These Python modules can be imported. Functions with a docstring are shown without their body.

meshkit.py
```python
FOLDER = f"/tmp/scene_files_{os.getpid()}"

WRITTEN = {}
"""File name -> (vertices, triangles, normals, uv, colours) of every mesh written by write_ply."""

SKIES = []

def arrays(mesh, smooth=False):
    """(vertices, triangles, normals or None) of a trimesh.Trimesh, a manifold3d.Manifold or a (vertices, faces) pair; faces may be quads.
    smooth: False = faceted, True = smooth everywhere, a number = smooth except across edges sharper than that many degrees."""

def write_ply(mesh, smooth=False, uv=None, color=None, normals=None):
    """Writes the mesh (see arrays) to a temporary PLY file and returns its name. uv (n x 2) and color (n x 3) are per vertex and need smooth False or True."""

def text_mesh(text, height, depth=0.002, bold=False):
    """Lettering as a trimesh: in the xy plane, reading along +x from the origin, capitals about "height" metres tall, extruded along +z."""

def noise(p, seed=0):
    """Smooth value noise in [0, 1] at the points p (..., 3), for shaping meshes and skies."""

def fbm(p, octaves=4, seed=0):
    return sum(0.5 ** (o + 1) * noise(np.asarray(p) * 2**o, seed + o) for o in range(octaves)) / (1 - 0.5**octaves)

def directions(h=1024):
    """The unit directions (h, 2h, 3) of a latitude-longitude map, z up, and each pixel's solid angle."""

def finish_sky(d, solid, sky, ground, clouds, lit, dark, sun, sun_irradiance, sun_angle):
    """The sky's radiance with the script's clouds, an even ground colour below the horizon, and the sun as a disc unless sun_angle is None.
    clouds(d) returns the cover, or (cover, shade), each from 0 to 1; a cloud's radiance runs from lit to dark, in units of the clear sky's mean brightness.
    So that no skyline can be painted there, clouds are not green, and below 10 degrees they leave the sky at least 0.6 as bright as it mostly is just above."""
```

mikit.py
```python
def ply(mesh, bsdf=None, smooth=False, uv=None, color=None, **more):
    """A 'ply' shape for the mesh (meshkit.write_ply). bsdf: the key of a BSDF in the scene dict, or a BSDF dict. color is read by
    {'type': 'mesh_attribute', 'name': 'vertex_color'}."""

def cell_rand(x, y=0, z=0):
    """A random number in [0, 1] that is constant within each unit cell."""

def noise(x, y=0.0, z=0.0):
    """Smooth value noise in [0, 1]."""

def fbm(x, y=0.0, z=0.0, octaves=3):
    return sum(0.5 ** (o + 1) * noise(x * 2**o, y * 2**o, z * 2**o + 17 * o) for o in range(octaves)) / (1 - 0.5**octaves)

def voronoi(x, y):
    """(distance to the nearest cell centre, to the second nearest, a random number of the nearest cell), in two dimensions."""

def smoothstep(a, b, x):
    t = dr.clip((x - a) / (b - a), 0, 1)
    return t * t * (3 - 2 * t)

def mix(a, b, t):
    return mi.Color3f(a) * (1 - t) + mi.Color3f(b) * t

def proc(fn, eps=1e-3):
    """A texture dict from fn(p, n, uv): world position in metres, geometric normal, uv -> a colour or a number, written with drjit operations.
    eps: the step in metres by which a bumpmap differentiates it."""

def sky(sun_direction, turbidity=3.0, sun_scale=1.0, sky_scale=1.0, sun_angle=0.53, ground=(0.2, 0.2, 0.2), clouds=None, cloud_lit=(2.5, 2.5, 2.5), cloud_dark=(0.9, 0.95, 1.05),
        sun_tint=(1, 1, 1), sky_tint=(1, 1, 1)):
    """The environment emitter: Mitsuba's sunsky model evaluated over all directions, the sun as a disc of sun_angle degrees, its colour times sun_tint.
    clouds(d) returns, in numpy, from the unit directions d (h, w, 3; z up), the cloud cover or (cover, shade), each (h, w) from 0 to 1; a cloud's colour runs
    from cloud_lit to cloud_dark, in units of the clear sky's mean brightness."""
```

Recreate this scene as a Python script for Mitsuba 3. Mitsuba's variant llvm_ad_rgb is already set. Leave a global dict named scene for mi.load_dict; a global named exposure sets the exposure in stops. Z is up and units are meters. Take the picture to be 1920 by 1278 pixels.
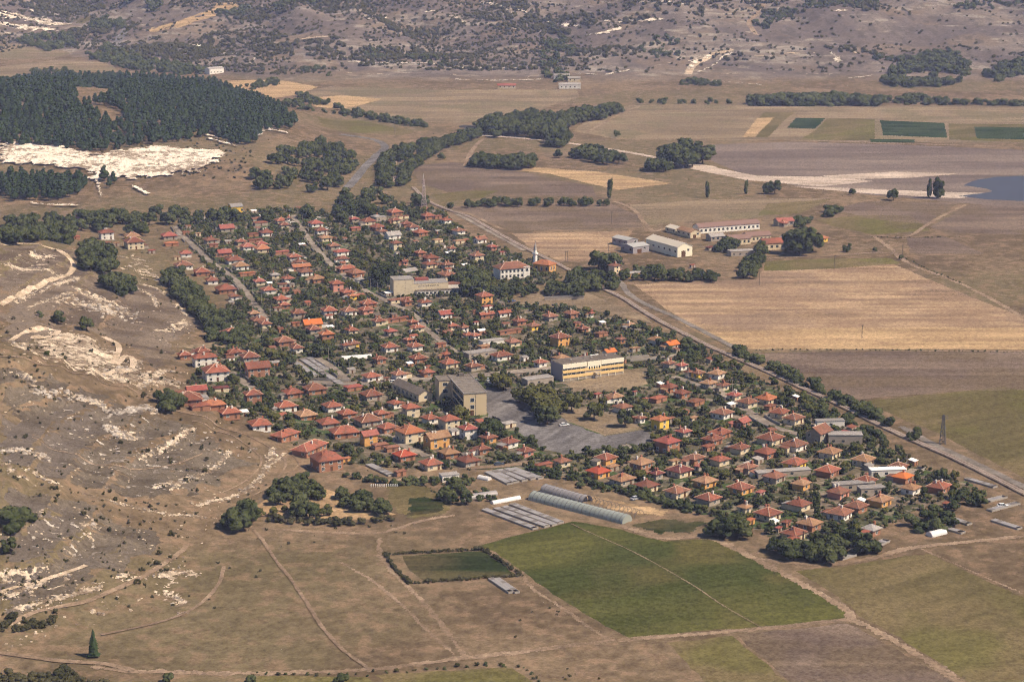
import math, re, numpy as np, trimesh, shapely, drjit as dr, mitsuba as mi, mikit, meshkit
from shapely.geometry import Polygon, LineString, Point, MultiPolygon
from scipy.interpolate import RBFInterpolator, RegularGridInterpolator
from scipy.spatial import cKDTree
from mikit import proc, noise, fbm, mix, smoothstep, cell_rand, voronoi
T = mi.ScalarTransform4f
rng = np.random.default_rng(7)
scene, labels = {}, {}

# ---------------------------------------------------------------- camera, sky, exposure
EYE_Z, FOCAL, PITCH = 230.0, 3900.0, math.radians(12.56)     # focal length in pixels of a 1920 wide picture
scene['camera'] = {'type': 'perspective', 'fov': 2 * math.degrees(math.atan(960 / FOCAL)), 'fov_axis': 'x', 'near_clip': 5.0, 'far_clip': 30000.0,
                   'to_world': T().look_at(origin=[0, 0, EYE_Z], target=[0, math.cos(PITCH), EYE_Z - math.sin(PITCH)], up=[0, 0, 1]),
                   'medium': {'type': 'ref', 'id': 'air'}}
SUN_AZ, SUN_EL = math.radians(-20), math.radians(50)          # from +x towards -y
scene['daylight'] = mikit.sky([math.cos(SUN_AZ) * math.cos(SUN_EL), math.sin(SUN_AZ) * math.cos(SUN_EL), math.sin(SUN_EL)], turbidity=3, sun_angle=0.8, sky_scale=0.55, sun_tint=(0.985, 1.0, 1.06))
exposure = 2.2
scene['air'] = {'type': 'homogeneous', 'albedo': {'type': 'rgb', 'value': [0.94, 0.94, 0.97]}, 'sigma_t': {'type': 'rgb', 'value': [0.000040, 0.000048, 0.000080]}}
scene['haze'] = {'type': 'cube', 'to_world': T().translate([0, 3400, 160]).scale([8600, 5900, 165]), 'bsdf': {'type': 'null'}, 'interior': {'type': 'ref', 'id': 'air'}}
labels['haze'] = {'label': 'thin bluish summer haze over the whole valley', 'category': 'haze', 'kind': 'stuff'}

# ---------------------------------------------------------------- terrain heights
FH = np.array([  # foothills on the near left: x, y, height
    (-81, 838, 1), (-115, 850, 9), (-149, 865, 17), (-204, 832, 44), (-300, 800, 72), (-420, 790, 85), (-120, 790, 4), (-160, 800, 17), (-200, 785, 28),
    (-104, 767, 0), (-146, 752, 9), (-179, 729, 24), (-250, 735, 40), (-152, 655, 9), (-175, 660, 16), (-165, 693, 18), (-210, 690, 34), (-300, 680, 60),
    (-145, 610, 1), (-200, 612, 8), (-260, 600, 20), (-120, 700, 2), (-110, 650, 0), (-130, 570, 0), (-200, 560, 3), (-300, 560, 12), (-95, 740, 0),
    (-85, 800, 0), (-60, 840, 0), (-90, 880, 0), (-130, 905, 3), (-147, 950, 0), (-165, 950, 5), (-188, 960, 8), (-237, 950, 20), (-320, 930, 38),
    (-185, 1015, 5), (-160, 1010, 0), (-259, 1040, 22), (-225, 1080, 15), (-190, 1090, 6), (-165, 1122, 0), (-184, 1150, 2), (-286, 1163, 31), (-261, 1185, 25),
    (-230, 1180, 14), (-330, 1130, 40), (-420, 1120, 50), (-300, 1240, 16), (-240, 1240, 6), (-200, 1210, 1), (-380, 1260, 18), (-300, 1330, 4), (-420, 1380, 5),
    (-150, 1200, 0), (-150, 1300, 0), (-220, 1320, 2), (-60, 600, 0), (-60, 700, 0), (-50, 900, 0), (-60, 1000, 0), (-100, 1080, 0), (-500, 700, 90), (-500, 900, 80),
    (-500, 1100, 60), (-500, 1300, 20), (-60, 1200, 0), (-60, 1400, 0), (-200, 1400, 1), (-350, 1440, 3), (-500, 1440, 8), (-60, 520, 0), (-250, 500, 4)], float)
foot_rbf = RBFInterpolator(FH[:, :2], FH[:, 2], kernel='linear', smoothing=0.6)
sm = lambda a, b, x: (lambda t: t * t * (3 - 2 * t))(np.clip((np.asarray(x, float) - a) / (b - a), 0, 1))
nz = lambda x, y, s, o=4, seed=0: meshkit.fbm(np.stack([np.asarray(x, float) / s, np.asarray(y, float) / s, 0.37 + 0 * np.asarray(x, float)], -1), o, seed)

def relief(x, y):
    x, y = np.asarray(x, float), np.asarray(y, float)
    h = np.zeros_like(x)
    near = (x < -60) & (x > -500) & (y > 500) & (y < 1440)
    if near.any():
        f = np.maximum(foot_rbf(np.stack([x[near], y[near]], -1)) - 0.6, 0)
        w = sm(-60, -80, x[near]) * sm(1440, 1380, y[near]) * sm(500, 560, y[near])
        f = f * w
        f = f + (nz(x[near], y[near], 26, 4, 3) - 0.5) * np.minimum(f, 10) * 0.55 + (nz(x[near], y[near], 5, 2, 8) - 0.5) * np.minimum(f, 3) * 0.35
        u = f / 5.5 + 0.5 * (nz(x[near], y[near], 55, 3, 14) - 0.5)
        fr = u - np.floor(u)
        f = f + 5.5 * (sm(0.55, 0.95, fr) - fr) * 0.66 * sm(3, 8, f) * (0.4 + 1.1 * nz(x[near], y[near], 40, 2, 15))
        f = f + (nz(x[near], y[near], 11, 3, 16) - 0.5) * np.minimum(f, 6) * 0.28
        h[near] = np.maximum(f, 0)
    # wooded dome with its quarried face
    dx, dy = (x + 430) / np.where(x > -430, 240, 420), (y - 1960) / np.where(y < 1960, 330, 280)
    r = np.sqrt(dx ** 2 + dy ** 2)
    dome = 25 * sm(1.15, 0.0, r)
    scar = 10 * sm(1545, 1625, y + 12 * (nz(x, y, 40, 3, 5) - .5)) * sm(-150, -215, x) * sm(2300, 1700, y)
    dome = np.maximum(dome, 0) + scar
    dome = dome + (nz(x, y, 45, 4, 9) - 0.5) * np.minimum(dome, 8) * 0.8
    h = h + dome
    # slope below the quarry and by the road
    h = h + 4.5 * sm(1430, 1560, y) * sm(-90, -190, x) * sm(2250, 2000, y) * (0.7 + 0.6 * nz(x, y, 60, 3, 12))
    # far hills
    foot = 2420 + 60 * (nz(x, y * 0, 260, 3, 21) - 0.5) + np.where(x < -300, (-300 - x) * 1.15, 0)
    t = (y - foot)
    up = 135 * sm(0, 1150, t) + np.maximum(t - 900, 0) * 0.055
    gul = np.abs(nz(x + 0.25 * (y - 2400), y * 0.35, 330, 4, 31) - 0.5) * 2
    up = up * (0.45 + 0.95 * np.clip(gul * 1.7, 0, 1)) + (nz(x, y, 130, 4, 33) - 0.5) * 46 * sm(0, 260, t) + (nz(x, y, 28, 3, 35) - 0.5) * 6 * sm(0, 160, t)
    h = h + np.maximum(up, 0) * (t > 0)
    lh = sm(-640, -900, x + (y - 3000) * 0.12) * sm(2650, 3500, y) * 120
    h = h + lh * (0.6 + 0.8 * nz(x, y, 160, 4, 41))
    return h

def steps(*segs):
    out = []
    for a, b, s in segs:
        out.append(np.arange(a, b, s))
    return np.unique(np.concatenate(out + [[segs[-1][1]]]))
GX = steps((-8000, -1400, 600), (-1400, -420, 11), (-420, -60, 3), (-60, 520, 8), (520, 1400, 11), (1400, 8000, 600))
GY = steps((-2400, 480, 160), (480, 1440, 3), (1440, 2300, 6), (2300, 4700, 11), (4700, 9200, 450))
XX, YY = np.meshgrid(GX, GY, indexing='ij')
HH = relief(XX.ravel(), YY.ravel()).reshape(XX.shape)
_grid = RegularGridInterpolator((GX, GY), HH, bounds_error=False, fill_value=0.0)
ground = lambda x, y: _grid(np.stack(np.broadcast_arrays(np.asarray(x, float), np.asarray(y, float)), -1)) if np.ndim(x) else float(_grid([[x, y]])[0])

FWD, RIGHT, UP = np.array([0, math.cos(PITCH), -math.sin(PITCH)]), np.array([1.0, 0, 0]), np.array([0, math.sin(PITCH), math.cos(PITCH)])
_t = np.concatenate([np.arange(480, 1500, 5), np.arange(1500, 5200, 12)]).astype(float)
def spot(px, py, lift=0.0):
    """Where the sight line through a pixel of the photograph meets the terrain raised by lift: (n, 3)."""
    px, py = np.atleast_1d(np.asarray(px, float)), np.atleast_1d(np.asarray(py, float))
    lift = np.broadcast_to(np.asarray(lift, float), px.shape)
    d = FWD + (px[:, None] - 960) / FOCAL * RIGHT + (639 - py[:, None]) / FOCAL * UP
    out = np.zeros((len(px), 3))
    for s in range(0, len(px), 400):
        dd, ll = d[s:s + 400], lift[s:s + 400]
        p = dd[:, None, :] * _t[None, :, None] + np.array([0, 0, EYE_Z])
        gap = p[..., 2] - ground(p[..., 0], p[..., 1]) - ll[:, None]
        i = np.clip(np.argmax(gap <= 0, axis=1), 1, None)
        i = np.where((gap <= 0).any(1), i, len(_t) - 1)
        k = np.arange(len(dd))
        ga, gb = gap[k, i - 1], gap[k, i]
        u = np.clip(ga / np.where(np.abs(ga - gb) < 1e-9, 1, ga - gb), 0, 1)
        t = _t[i - 1] + u * (_t[i] - _t[i - 1])
        q = dd * t[:, None] + np.array([0, 0, EYE_Z])
        out[s:s + 400] = q
    out[:, 2] = ground(out[:, 0], out[:, 1])
    return out
def pix(p):
    """Photograph pixel and depth of world points (n, 3)."""
    q = np.asarray(p, float) - [0, 0, EYE_Z]
    z = q @ FWD
    return 960 + FOCAL * (q @ RIGHT) / z, 639 - FOCAL * (q @ UP) / z, z
def pts(s):
    a = np.array([[float(v) for v in w.split(',')] for w in s.split()])
    return a
def wpts(s):
    a = pts(s)
    return spot(a[:, 0], a[:, 1])[:, :2]

# ---------------------------------------------------------------- materials
def two(b):
    return {'type': 'twosided', 'b': b}
def rgb(c):
    return {'type': 'rgb', 'value': list(c)}
def plain(key, c, rough=None, **more):
    scene[key] = two({'type': 'diffuse', 'reflectance': rgb(c)}) if rough is None else two({'type': 'principled', 'base_color': rgb(c), 'roughness': rough, 'specular': 0.4, **more})
def textured(key, fn):
    scene[key] = two({'type': 'diffuse', 'reflectance': proc(fn)})

C3 = mi.Color3f
def dry_ground(p, n, uv):
    a = fbm(p.x / 42, p.y / 42, 1.0, 4)
    b = fbm(p.x / 5.0, p.y / 5.0, 4.0, 4)
    c = noise(p.x / 0.9, p.y / 0.9, 2.0) * 0.35 + noise(p.x / 2.3, p.y / 2.3, 7.0) * 0.35 + noise(p.x / 0.4, p.y / 0.4, 8.0) * 0.3
    d = fbm(p.x / 130 + 7, p.y / 130, 9.0, 3)
    col = mix([0.122, 0.089, 0.056], [0.216, 0.160, 0.104], smoothstep(0.3, 0.72, a * 0.55 + b * 0.45))
    col = mix(col, C3(0.145, 0.122, 0.067), smoothstep(0.48, 0.66, d) * 0.6)
    col = mix(col, C3(0.238, 0.159, 0.106), smoothstep(0.52, 0.70, b) * 0.5)
    # mauve-brown stony soil of the far hills
    hill = smoothstep(2380, 2520, p.y + 90 * (a - 0.5) + dr.minimum(p.x + 300, 0) * 1.15)
    e = fbm(p.x / 80, p.y / 55, 3.0, 4)
    g = fbm(p.x / 26, p.y / 40, p.z / 2.6, 4)
    stony = mix([0.131, 0.106, 0.097], [0.194, 0.160, 0.139], smoothstep(0.36, 0.66, e))
    stony = mix(stony, C3(0.190, 0.142, 0.101), smoothstep(0.52, 0.68, fbm(p.x / 60 + 4, p.y / 60, 5.0, 3)) * 0.6)
    stony = mix(stony, C3(0.352, 0.306, 0.256), smoothstep(0.55, 0.68, g * 0.7 + e * 0.3) * 0.65)
    stony = mix(stony, C3(0.078, 0.068, 0.058), smoothstep(0.55, 0.70, fbm(p.x / 9 + 9, p.y / 16, 2.0, 4)) * 0.5)
    col = mix(col, stony, hill)
    return col * (0.46 + 0.86 * c)
textured('dry_ground', dry_ground)

def crop(c1, c2, s=22.0, rows=None, ang=0.0, amp=0.35, grain=1.2, c3=None):
    ca, sa = math.cos(ang), math.sin(ang)
    def fn(p, n, uv):
        u, v = p.x * ca + p.y * sa, p.y * ca - p.x * sa
        a = fbm(u / (s * 3), v / s, 2.0, 4)
        g = noise(p.x / grain, p.y / grain, 5.0) * 0.5 + noise(p.x / (grain * 0.4), p.y / (grain * 0.4), 9.0) * 0.5
        t = smoothstep(0.33, 0.68, a)
        col = mix(c1, c2, t)
        if c3 is not None:
            col = mix(col, C3(*c3), smoothstep(0.52, 0.70, fbm(p.x / 35 + 3, p.y / 35, 8.0, 3)) * 0.7)
        if rows:
            r = noise(u / 60.0, v / rows, 1.0)
            col = col * (1 - amp * 0.5 + amp * r)
        return col * (0.56 + 0.88 * g)
    return fn
textured('green_crop', crop([0.048, 0.057, 0.017], [0.084, 0.084, 0.026], 26, 3.0, 0.35, 0.25, c3=[0.104, 0.088, 0.034]))
textured('dark_crop', crop([0.024, 0.034, 0.013], [0.068, 0.062, 0.030], 9, 1.6, 0.05, 0.5, c3=[0.092, 0.074, 0.040]))
textured('far_crop', crop([0.020, 0.036, 0.018], [0.038, 0.055, 0.026], 12, 3.0, 0.05, 0.4))
textured('olive_crop', crop([0.100, 0.084, 0.038], [0.148, 0.116, 0.060], 30, 3.0, 0.6, 0.25, c3=[0.110, 0.104, 0.034]))
textured('mauve_field', crop([0.119, 0.088, 0.071], [0.174, 0.131, 0.101], 20, 3.5, 0.0, 0.35, c3=[0.128, 0.095, 0.061]))
textured('stubble', crop([0.231, 0.158, 0.105], [0.327, 0.230, 0.148], 11, 4.5, 0.02, 0.55, c3=[0.205, 0.145, 0.105]))
textured('gold_stubble', crop([0.309, 0.212, 0.124], [0.389, 0.273, 0.157], 10, 4.0, 0.02, 0.4))
textured('tan_field', crop([0.166, 0.127, 0.085], [0.228, 0.174, 0.116], 30, 5.0, 0.1, 0.3, c3=[0.149, 0.127, 0.075]))
textured('lake_mud', crop([0.128, 0.100, 0.090], [0.192, 0.153, 0.131], 40, 9.0, 0.03, 0.3))
textured('pale_sand', crop([0.36, 0.29, 0.24], [0.47, 0.39, 0.33], 10, 3.0, 0.0, 0.3))
textured('bare_track', crop([0.190, 0.138, 0.096], [0.275, 0.203, 0.145], 8))
textured('pale_track', crop([0.38, 0.295, 0.21], [0.54, 0.43, 0.325], 5))
def rock_tex(dark, pale, lo, hi, sc):
    def fn(p, n, uv):
        a = fbm(p.x / sc, p.y / sc, p.z / sc, 4)
        b = fbm(p.x / (sc * 5), p.y / (sc * 5), 3.0, 3)
        g = noise(p.x / 0.6, p.y / 0.6, 5.0)
        return mix(dark, pale, smoothstep(lo, hi, a * 0.62 + b * 0.38)) * (0.70 + 0.6 * g)
    return fn
textured('limestone', rock_tex([0.185, 0.140, 0.100], [0.55, 0.455, 0.35], 0.37, 0.62, 1.6))
textured('hill_soil', crop([0.088, 0.071, 0.054], [0.134, 0.110, 0.084], 8, c3=[0.126, 0.105, 0.091], grain=0.9))
textured('spur_soil', crop([0.099, 0.075, 0.056], [0.159, 0.124, 0.093], 8, c3=[0.181, 0.144, 0.112], grain=0.9))
textured('white_scar_rock', rock_tex([0.235, 0.185, 0.14], [0.70, 0.62, 0.525], 0.36, 0.58, 2.6))
textured('grey_rock', crop([0.200, 0.170, 0.145], [0.460, 0.410, 0.360], 2.5, grain=0.6))
textured('asphalt', crop([0.110, 0.103, 0.105], [0.158, 0.149, 0.149], 9, 2.2, 1.15, 0.5))
textured('road_grey', crop([0.189, 0.158, 0.134], [0.275, 0.235, 0.196], 8))
textured('road_dark', crop([0.150, 0.132, 0.118], [0.21, 0.185, 0.165], 6))
textured('ballast', crop([0.203, 0.153, 0.120], [0.292, 0.225, 0.177], 3))
def gardens(p, n, uv):
    ca, sa = math.cos(0.5), math.sin(0.5)
    u, v = p.x * ca + p.y * sa, p.y * ca - p.x * sa
    w = fbm(p.x / 9, p.y / 9, 1.0, 2) * 3.0
    k = cell_rand(dr.floor((u + w) / 11), dr.floor((v + w) / 7), 3)
    k2 = cell_rand(dr.floor((u + w) / 11), dr.floor((v + w) / 7), 8)
    b = fbm(p.x / 3.5, p.y / 3.5, 2.0, 3)
    col = mix([0.058, 0.064, 0.033], [0.150, 0.118, 0.086], k)
    col = mix(col, C3(0.055, 0.078, 0.030), smoothstep(0.70, 0.75, k2))
    col = mix(col, C3(0.25, 0.205, 0.165), smoothstep(0.58, 0.68, b) * 0.6)
    rows = noise(u * 1.1, v / 8, 4.0)
    return col * (0.65 + 0.4 * rows + 0.3 * noise(p.x / 0.8, p.y / 0.8, 6.0))
textured('garden_soil', gardens)
def tile(c1, c2, patch):
    def fn(p, n, uv):
        big = fbm(p.x / 17 + 5, p.y / 17, 1.0, 2)
        a = fbm(p.x / 1.4, p.y / 1.4, p.z / 1.4, 3)
        g = noise(p.x / 0.35, p.y / 0.35, p.z / 0.35)
        col = mix(c1, c2, smoothstep(0.3, 0.7, big))
        col = mix(col, C3(*patch), smoothstep(0.5, 0.72, a) * 0.75)
        return col * (0.74 + 0.52 * g)
    return fn
textured('roof_red', tile([0.175, 0.073, 0.053], [0.290, 0.106, 0.073], [0.155, 0.090, 0.068]))
textured('roof_orange', tile([0.32, 0.118, 0.062], [0.36, 0.152, 0.085], [0.25, 0.112, 0.072]))
plain('roof_bright', (0.50, 0.155, 0.055)); plain('roof_vivid', (0.34, 0.080, 0.050))
textured('roof_brown', tile([0.180, 0.085, 0.060], [0.245, 0.118, 0.084], [0.145, 0.095, 0.070]))
textured('roof_tan', tile([0.26, 0.155, 0.092], [0.325, 0.20, 0.125], [0.22, 0.12, 0.078]))
textured('roof_pink', tile([0.28, 0.085, 0.072], [0.31, 0.118, 0.096], [0.23, 0.098, 0.080]))
textured('roof_maroon', tile([0.115, 0.040, 0.040], [0.15, 0.055, 0.05], [0.11, 0.06, 0.055]))
textured('roof_grey', tile([0.24, 0.225, 0.22], [0.33, 0.31, 0.30], [0.28, 0.24, 0.21]))
textured('roof_tar', tile([0.135, 0.115, 0.10], [0.185, 0.16, 0.14], [0.12, 0.105, 0.095]))
def wall_tex(c, dirt):
    def fn(p, n, uv):
        a = fbm(p.x / 1.1, p.y / 1.1, p.z / 0.7, 3)
        return mix(c, dirt, smoothstep(0.48, 0.75, a) * 0.6)
    return fn
WALLS = {'w': ('wall_white', [0.74, 0.71, 0.66], [0.52, 0.47, 0.42], 'white'), 'c': ('wall_cream', [0.62, 0.53, 0.38], [0.46, 0.37, 0.26], 'cream'),
         'y': ('wall_yellow', [0.74, 0.50, 0.10], [0.62, 0.42, 0.10], 'yellow'), 'b': ('wall_brick', [0.34, 0.170, 0.108], [0.25, 0.135, 0.095], 'bare brick'),
         'g': ('wall_grey', [0.36, 0.31, 0.26], [0.24, 0.20, 0.17], 'grey rendered'), 'p': ('wall_pink', [0.55, 0.26, 0.20], [0.44, 0.22, 0.17], 'pink'),
         'o': ('wall_ochre', [0.62, 0.34, 0.12], [0.48, 0.26, 0.12], 'ochre')}
for k_, (key_, c_, d_, _) in WALLS.items():
    textured(key_, wall_tex(c_, d_))
plain('window_glass', (0.035, 0.045, 0.055), 0.12)
plain('frame_white', (0.62, 0.60, 0.56))
plain('door_brown', (0.12, 0.065, 0.04))
plain('ridge_dull', (0.36, 0.20, 0.145)); plain('ridge_tile', (0.50, 0.33, 0.245))
plain('chimney_brick', (0.34, 0.15, 0.10))
plain('chimney_white', (0.62, 0.58, 0.53))
plain('eave_wood', (0.075, 0.05, 0.04))
plain('bark', (0.085, 0.062, 0.045))
plain('concrete', (0.33, 0.30, 0.27))
plain('steel_dark', (0.10, 0.10, 0.11))
plain('mast_paint', (0.42, 0.34, 0.34)); plain('steel_red', (0.30, 0.10, 0.08))
plain('rail_steel', (0.46, 0.40, 0.36))
plain('pole_wood', (0.15, 0.125, 0.105))
plain('white_paint', (0.78, 0.77, 0.75))
scene['plastic_film'] = two({'type': 'principled', 'base_color': rgb((0.27, 0.295, 0.27)), 'roughness': 0.4, 'specular': 0.5})
scene['film_white'] = two({'type': 'principled', 'base_color': rgb((0.60, 0.58, 0.58)), 'roughness': 0.4, 'specular': 0.5})
scene['film_grey'] = two({'type': 'principled', 'base_color': rgb((0.25, 0.235, 0.235)), 'roughness': 0.5, 'specular': 0.5})
scene['film_worn'] = two({'type': 'diffuse', 'reflectance': rgb((0.17, 0.155, 0.15))})
scene['lake_water'] = two({'type': 'principled', 'base_color': rgb((0.050, 0.052, 0.070)), 'roughness': 0.35, 'specular': 0.06})
def leaf(c1, c2):
    def fn(p, n, uv):
        a = noise(p.x / 7, p.y / 7, 3.0)
        b = noise(p.x / 0.9, p.y / 0.9, p.z / 0.9)
        return mix(c1, c2, a * 0.65 + b * 0.35)
    return fn
textured('leaf_dark', leaf([0.021, 0.033, 0.015], [0.099, 0.109, 0.048]))
textured('leaf_pine', leaf([0.012, 0.025, 0.013], [0.051, 0.072, 0.034]))
textured('leaf_light', leaf([0.052, 0.062, 0.020], [0.125, 0.118, 0.042]))
textured('leaf_scrub', leaf([0.030, 0.034, 0.017], [0.085, 0.076, 0.040]))

# ---------------------------------------------------------------- bookkeeping
def numbered(name):
    if name not in labels and name not in scene:
        return name
    k = _count.get(name, 0)
    while True:
        k += 1
        key = f'{name}_{k:03d}'
        if key not in labels and key not in scene:
            _count[name] = k
            return key
_count = {}
def put(key, mesh, bsdf, smooth=False, world=None):
    d = mikit.ply(mesh, bsdf, smooth)
    if world is not None:
        d['to_world'] = world
    scene[key] = d
    return d
def thing(name, label, cat, group=None, kind=None):
    key = numbered(name)
    labels[key] = {'label': label, 'category': cat}
    if group: labels[key]['group'] = group
    if kind: labels[key]['kind'] = kind
    return key
_parts = {}
def part(owner, name, mesh, bsdf, world=None, smooth=False):
    k = _parts.get((owner, name), -1) + 1
    _parts[(owner, name)] = k
    key = f'{owner}__{name}' + (f'_{k:03d}' if k else '')
    if isinstance(mesh, dict):
        d = dict(mesh)
        if bsdf: d['bsdf'] = {'type': 'ref', 'id': bsdf}
        if world is not None: d['to_world'] = world
        scene[key] = d
    else:
        put(key, mesh, bsdf, smooth, world)
    return key
def structure(name, label, mesh, bsdf, cat, smooth=False):
    key = thing(name, label, cat, kind='structure')
    put(key, mesh, bsdf, smooth)
    return key
def box(w, d, h, x=0.0, y=0.0, z=0.0):
    """Box of size w, d, h standing with the middle of its base at x, y, z."""
    m = trimesh.creation.box((w, d, h)); m.apply_translation((x, y, z + h / 2)); return m
def cat(*ms):
    return trimesh.util.concatenate([m for m in ms if m is not None])
def at(x, y, z, rot=0.0, sc=1.0):
    t = T().translate([float(x), float(y), float(z)]).rotate([0, 0, 1], float(math.degrees(rot)))
    return t if sc == 1.0 else t @ T().scale([float(v) for v in np.broadcast_to(sc, 3)])

# ---------------------------------------------------------------- the land
def grid_mesh(xx, yy, hh):
    nx, ny = xx.shape
    i = np.arange(nx * ny).reshape(nx, ny)
    f = np.stack([i[:-1, :-1], i[1:, :-1], i[1:, 1:], i[:-1, 1:]], -1).reshape(-1, 4)
    return np.stack([xx.ravel(), yy.ravel(), hh.ravel()], -1), np.vstack([f[:, [0, 1, 2]], f[:, [0, 2, 3]]])
v_, f_ = grid_mesh(XX, YY, HH)
structure('terrain', 'dry brown plain and stony hills around the village', trimesh.Trimesh(v_, f_, process=False), 'dry_ground', 'terrain', smooth=True)

def sheet_mesh(poly, dz, rough=0.5, step=5.0):
    """A flat polygon on the plain with a slightly uneven edge."""
    out = []
    for g in getattr(poly, 'geoms', [poly]):
        c = np.array(g.segmentize(step).exterior.coords)[:-1]
        c = c + (meshkit.noise(np.concatenate([c / 3.0, np.zeros((len(c), 1))], 1)[:, None, :].repeat(2, 1) + np.array([[0, 0, 0.3], [0, 0, 40.7]]), 5) - 0.5) * 2 * rough
        q = Polygon(c).buffer(0)
        for h in getattr(q, 'geoms', [q]):
            if h.area > 1:
                v, f = trimesh.creation.triangulate_polygon(h, engine='earcut')
                out.append(trimesh.Trimesh(np.c_[v, ground(v[:, 0], v[:, 1]) + dz], f, process=False))
    m = cat(*out)
    if (np.cross(m.vertices[m.faces[:, 1]] - m.vertices[m.faces[:, 0]], m.vertices[m.faces[:, 2]] - m.vertices[m.faces[:, 0]])[:, 2]).sum() < 0:
        m.invert()
    return m
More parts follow.
